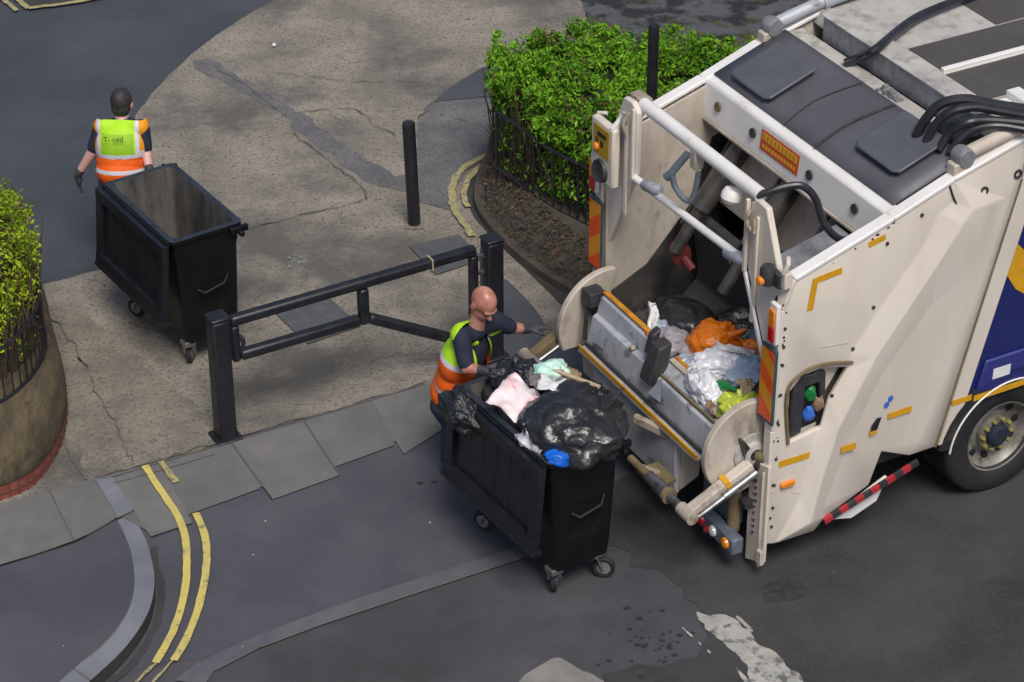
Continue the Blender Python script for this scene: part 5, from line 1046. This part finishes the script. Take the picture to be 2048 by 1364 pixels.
def vest_back(q, L_):
    x, y, z = q[:, 0], q[:, 1], q[:, 2]; t = z/L_; mi = np.zeros(len(q), int)          # 0 yellow 1 lime 2 orange 3 reflective 4 amber
    mi[:] = 0; mi[(t < .80) & (np.abs(x) < .125)] = 1
    mi[(np.abs(x) > .135)] = 3; mi[(np.abs(x) > .165) & (t > .5)] = 4
    mi[t < .42] = 2; mi[(t > .385) & (t < .455)] = 3; mi[(t > .115) & (t < .185)] = 3
    mi[t < -.13] = -1; mi[(t > .86) & (y > .03)] = -1; mi[(t > 1.0)] = -1
    mi[(y > .02) & (np.abs(x) < .045) & (t > .3)] = -1
    return mi
def vest_open(q, L_):
    x, y, z = q[:, 0], q[:, 1], q[:, 2]; t = z/L_; mi = np.zeros(len(q), int)
    mi[t < .58] = 2; mi[(t > .55) & (t < .61)] = 3; mi[(t > .14) & (t < .2)] = 3; mi[(t > .78) & (t < .84)] = 3
    mi[t < -.22] = -1; mi[(y > .05) & (np.abs(x) < .085)] = -1; mi[(t > .93) & (y > -.02)] = -1
    return mi
VM = ['hiviz_yellow', 'hiviz_lime', 'hiviz_orange', 'reflective', 'hiviz_amber']
# worker by the empty bin, walking away
Q = lambda px, py, y: WY(px, py, y)
J = dict(foot=V((-3.36, 19.1, 0)), pelvis=Q(243, 352, 19.02), chest=Q(243, 292, 19.08), neck=Q(243, 236, 19.16), head=Q(244, 205, 19.22),
         shl=Q(203, 254, 19.14), shr=Q(283, 254, 19.12), ell=Q(186, 302, 19.1), elr=Q(292, 302, 19.06), wrl=Q(156, 349, 19.12), wrr=Q(300, 345, 18.9),
         hdl=V((-.02, .1, -1)), hdr=V((.1, -.4, -.6)), hnl=V((1, .3, 0)), hnr=V((-1, 0, 0)), cul=V((.3, 0, 0)), cur=V((.5, 0, 0)),
         knl=V((-3.46, 19.12, .5)), knr=V((-3.27, 19.2, .5)), anl=V((-3.47, 19.0, .1)), anr=V((-3.26, 19.25, .09)), toel=V((0, 1, 0)), toer=V((0, 1, 0)))
p1, TR1, pv1, ax1 = person('person in orange and yellow vest facing away, arm hanging, by the empty bin', J, ((1, 0.03, 0), (0, .2, 1), (-.03, 1, -.2)), (.1, 1, -.05), 'skin', vest_back, VM, True, 'boot', k=1.1)
for txt, sz, zz, xx in (("T- ced", .058, .33, -.1),):
    tcu = bpy.data.curves.new('vest_print', 'FONT'); tcu.body = txt; tcu.size = sz; tcu.extrude = .001; to = bpy.data.objects.new('vest_print', tcu); COL.objects.link(to)
    r_, u_, f_ = ax1; Mx = Matrix((r_, u_, -f_)).transposed().to_4x4(); Mx.translation = pv1+u_*zz+r_*xx-f_*.175; to.matrix_world = Mx
    dg = bpy.context.evaluated_depsgraph_get(); dg.update(); em = bpy.data.meshes.new_from_object(to.evaluated_get(dg)); em.transform(Mx); bpy.data.objects.remove(to); em.name = 'vest_print'
    em.materials.clear(); em.materials.append(MATS['ink']); po = bpy.data.objects.new('vest_print', em); COL.objects.link(po); po.parent = [c for c in p1.children if c.name.startswith('vest')][0]
# bald worker reaching to the lift arm
fd = V((.8, -.55, -.3)); fr = V((-.56, -.82, 0)); up = V((.3, -.12, 1))
J = dict(foot=V((-.43, 16.03, 0)), pelvis=Q(908, 786, 16.06), chest=Q(930, 712, 15.98), neck=Q(954, 650, 15.92), head=Q(967, 607, 15.88),
         shr=Q(922, 672, 15.8), shl=Q(990, 640, 16.06), elr=Q(934, 736, 15.66), wrr=Q(972, 742, 15.6), ell=Q(1022, 655, 16.12), wrl=Q(1054, 658, 16.2),
         hdr=V((.8, -.1, -.2)), hdl=V((.9, .35, .0)), hnr=V((0, 0, -1)), hnl=V((.2, 0, -1)), cur=V((.6, 0, 0)), cul=V((.4, 0, 0)),
         knr=V((-.47, 15.98, .5)), knl=V((-.36, 16.1, .5)), anr=V((-.5, 16.0, .11)), anl=V((-.37, 16.2, .11)), toer=V((.6, -.8, 0)), toel=V((.7, -.7, 0)))
person('bald person in open orange and yellow vest reaching to the lorry arm', J, (fr, up, fd), (.6, -.75, -.72), 'skin_ruddy', vest_open, VM, False, 'boot_blue', k=1.14)
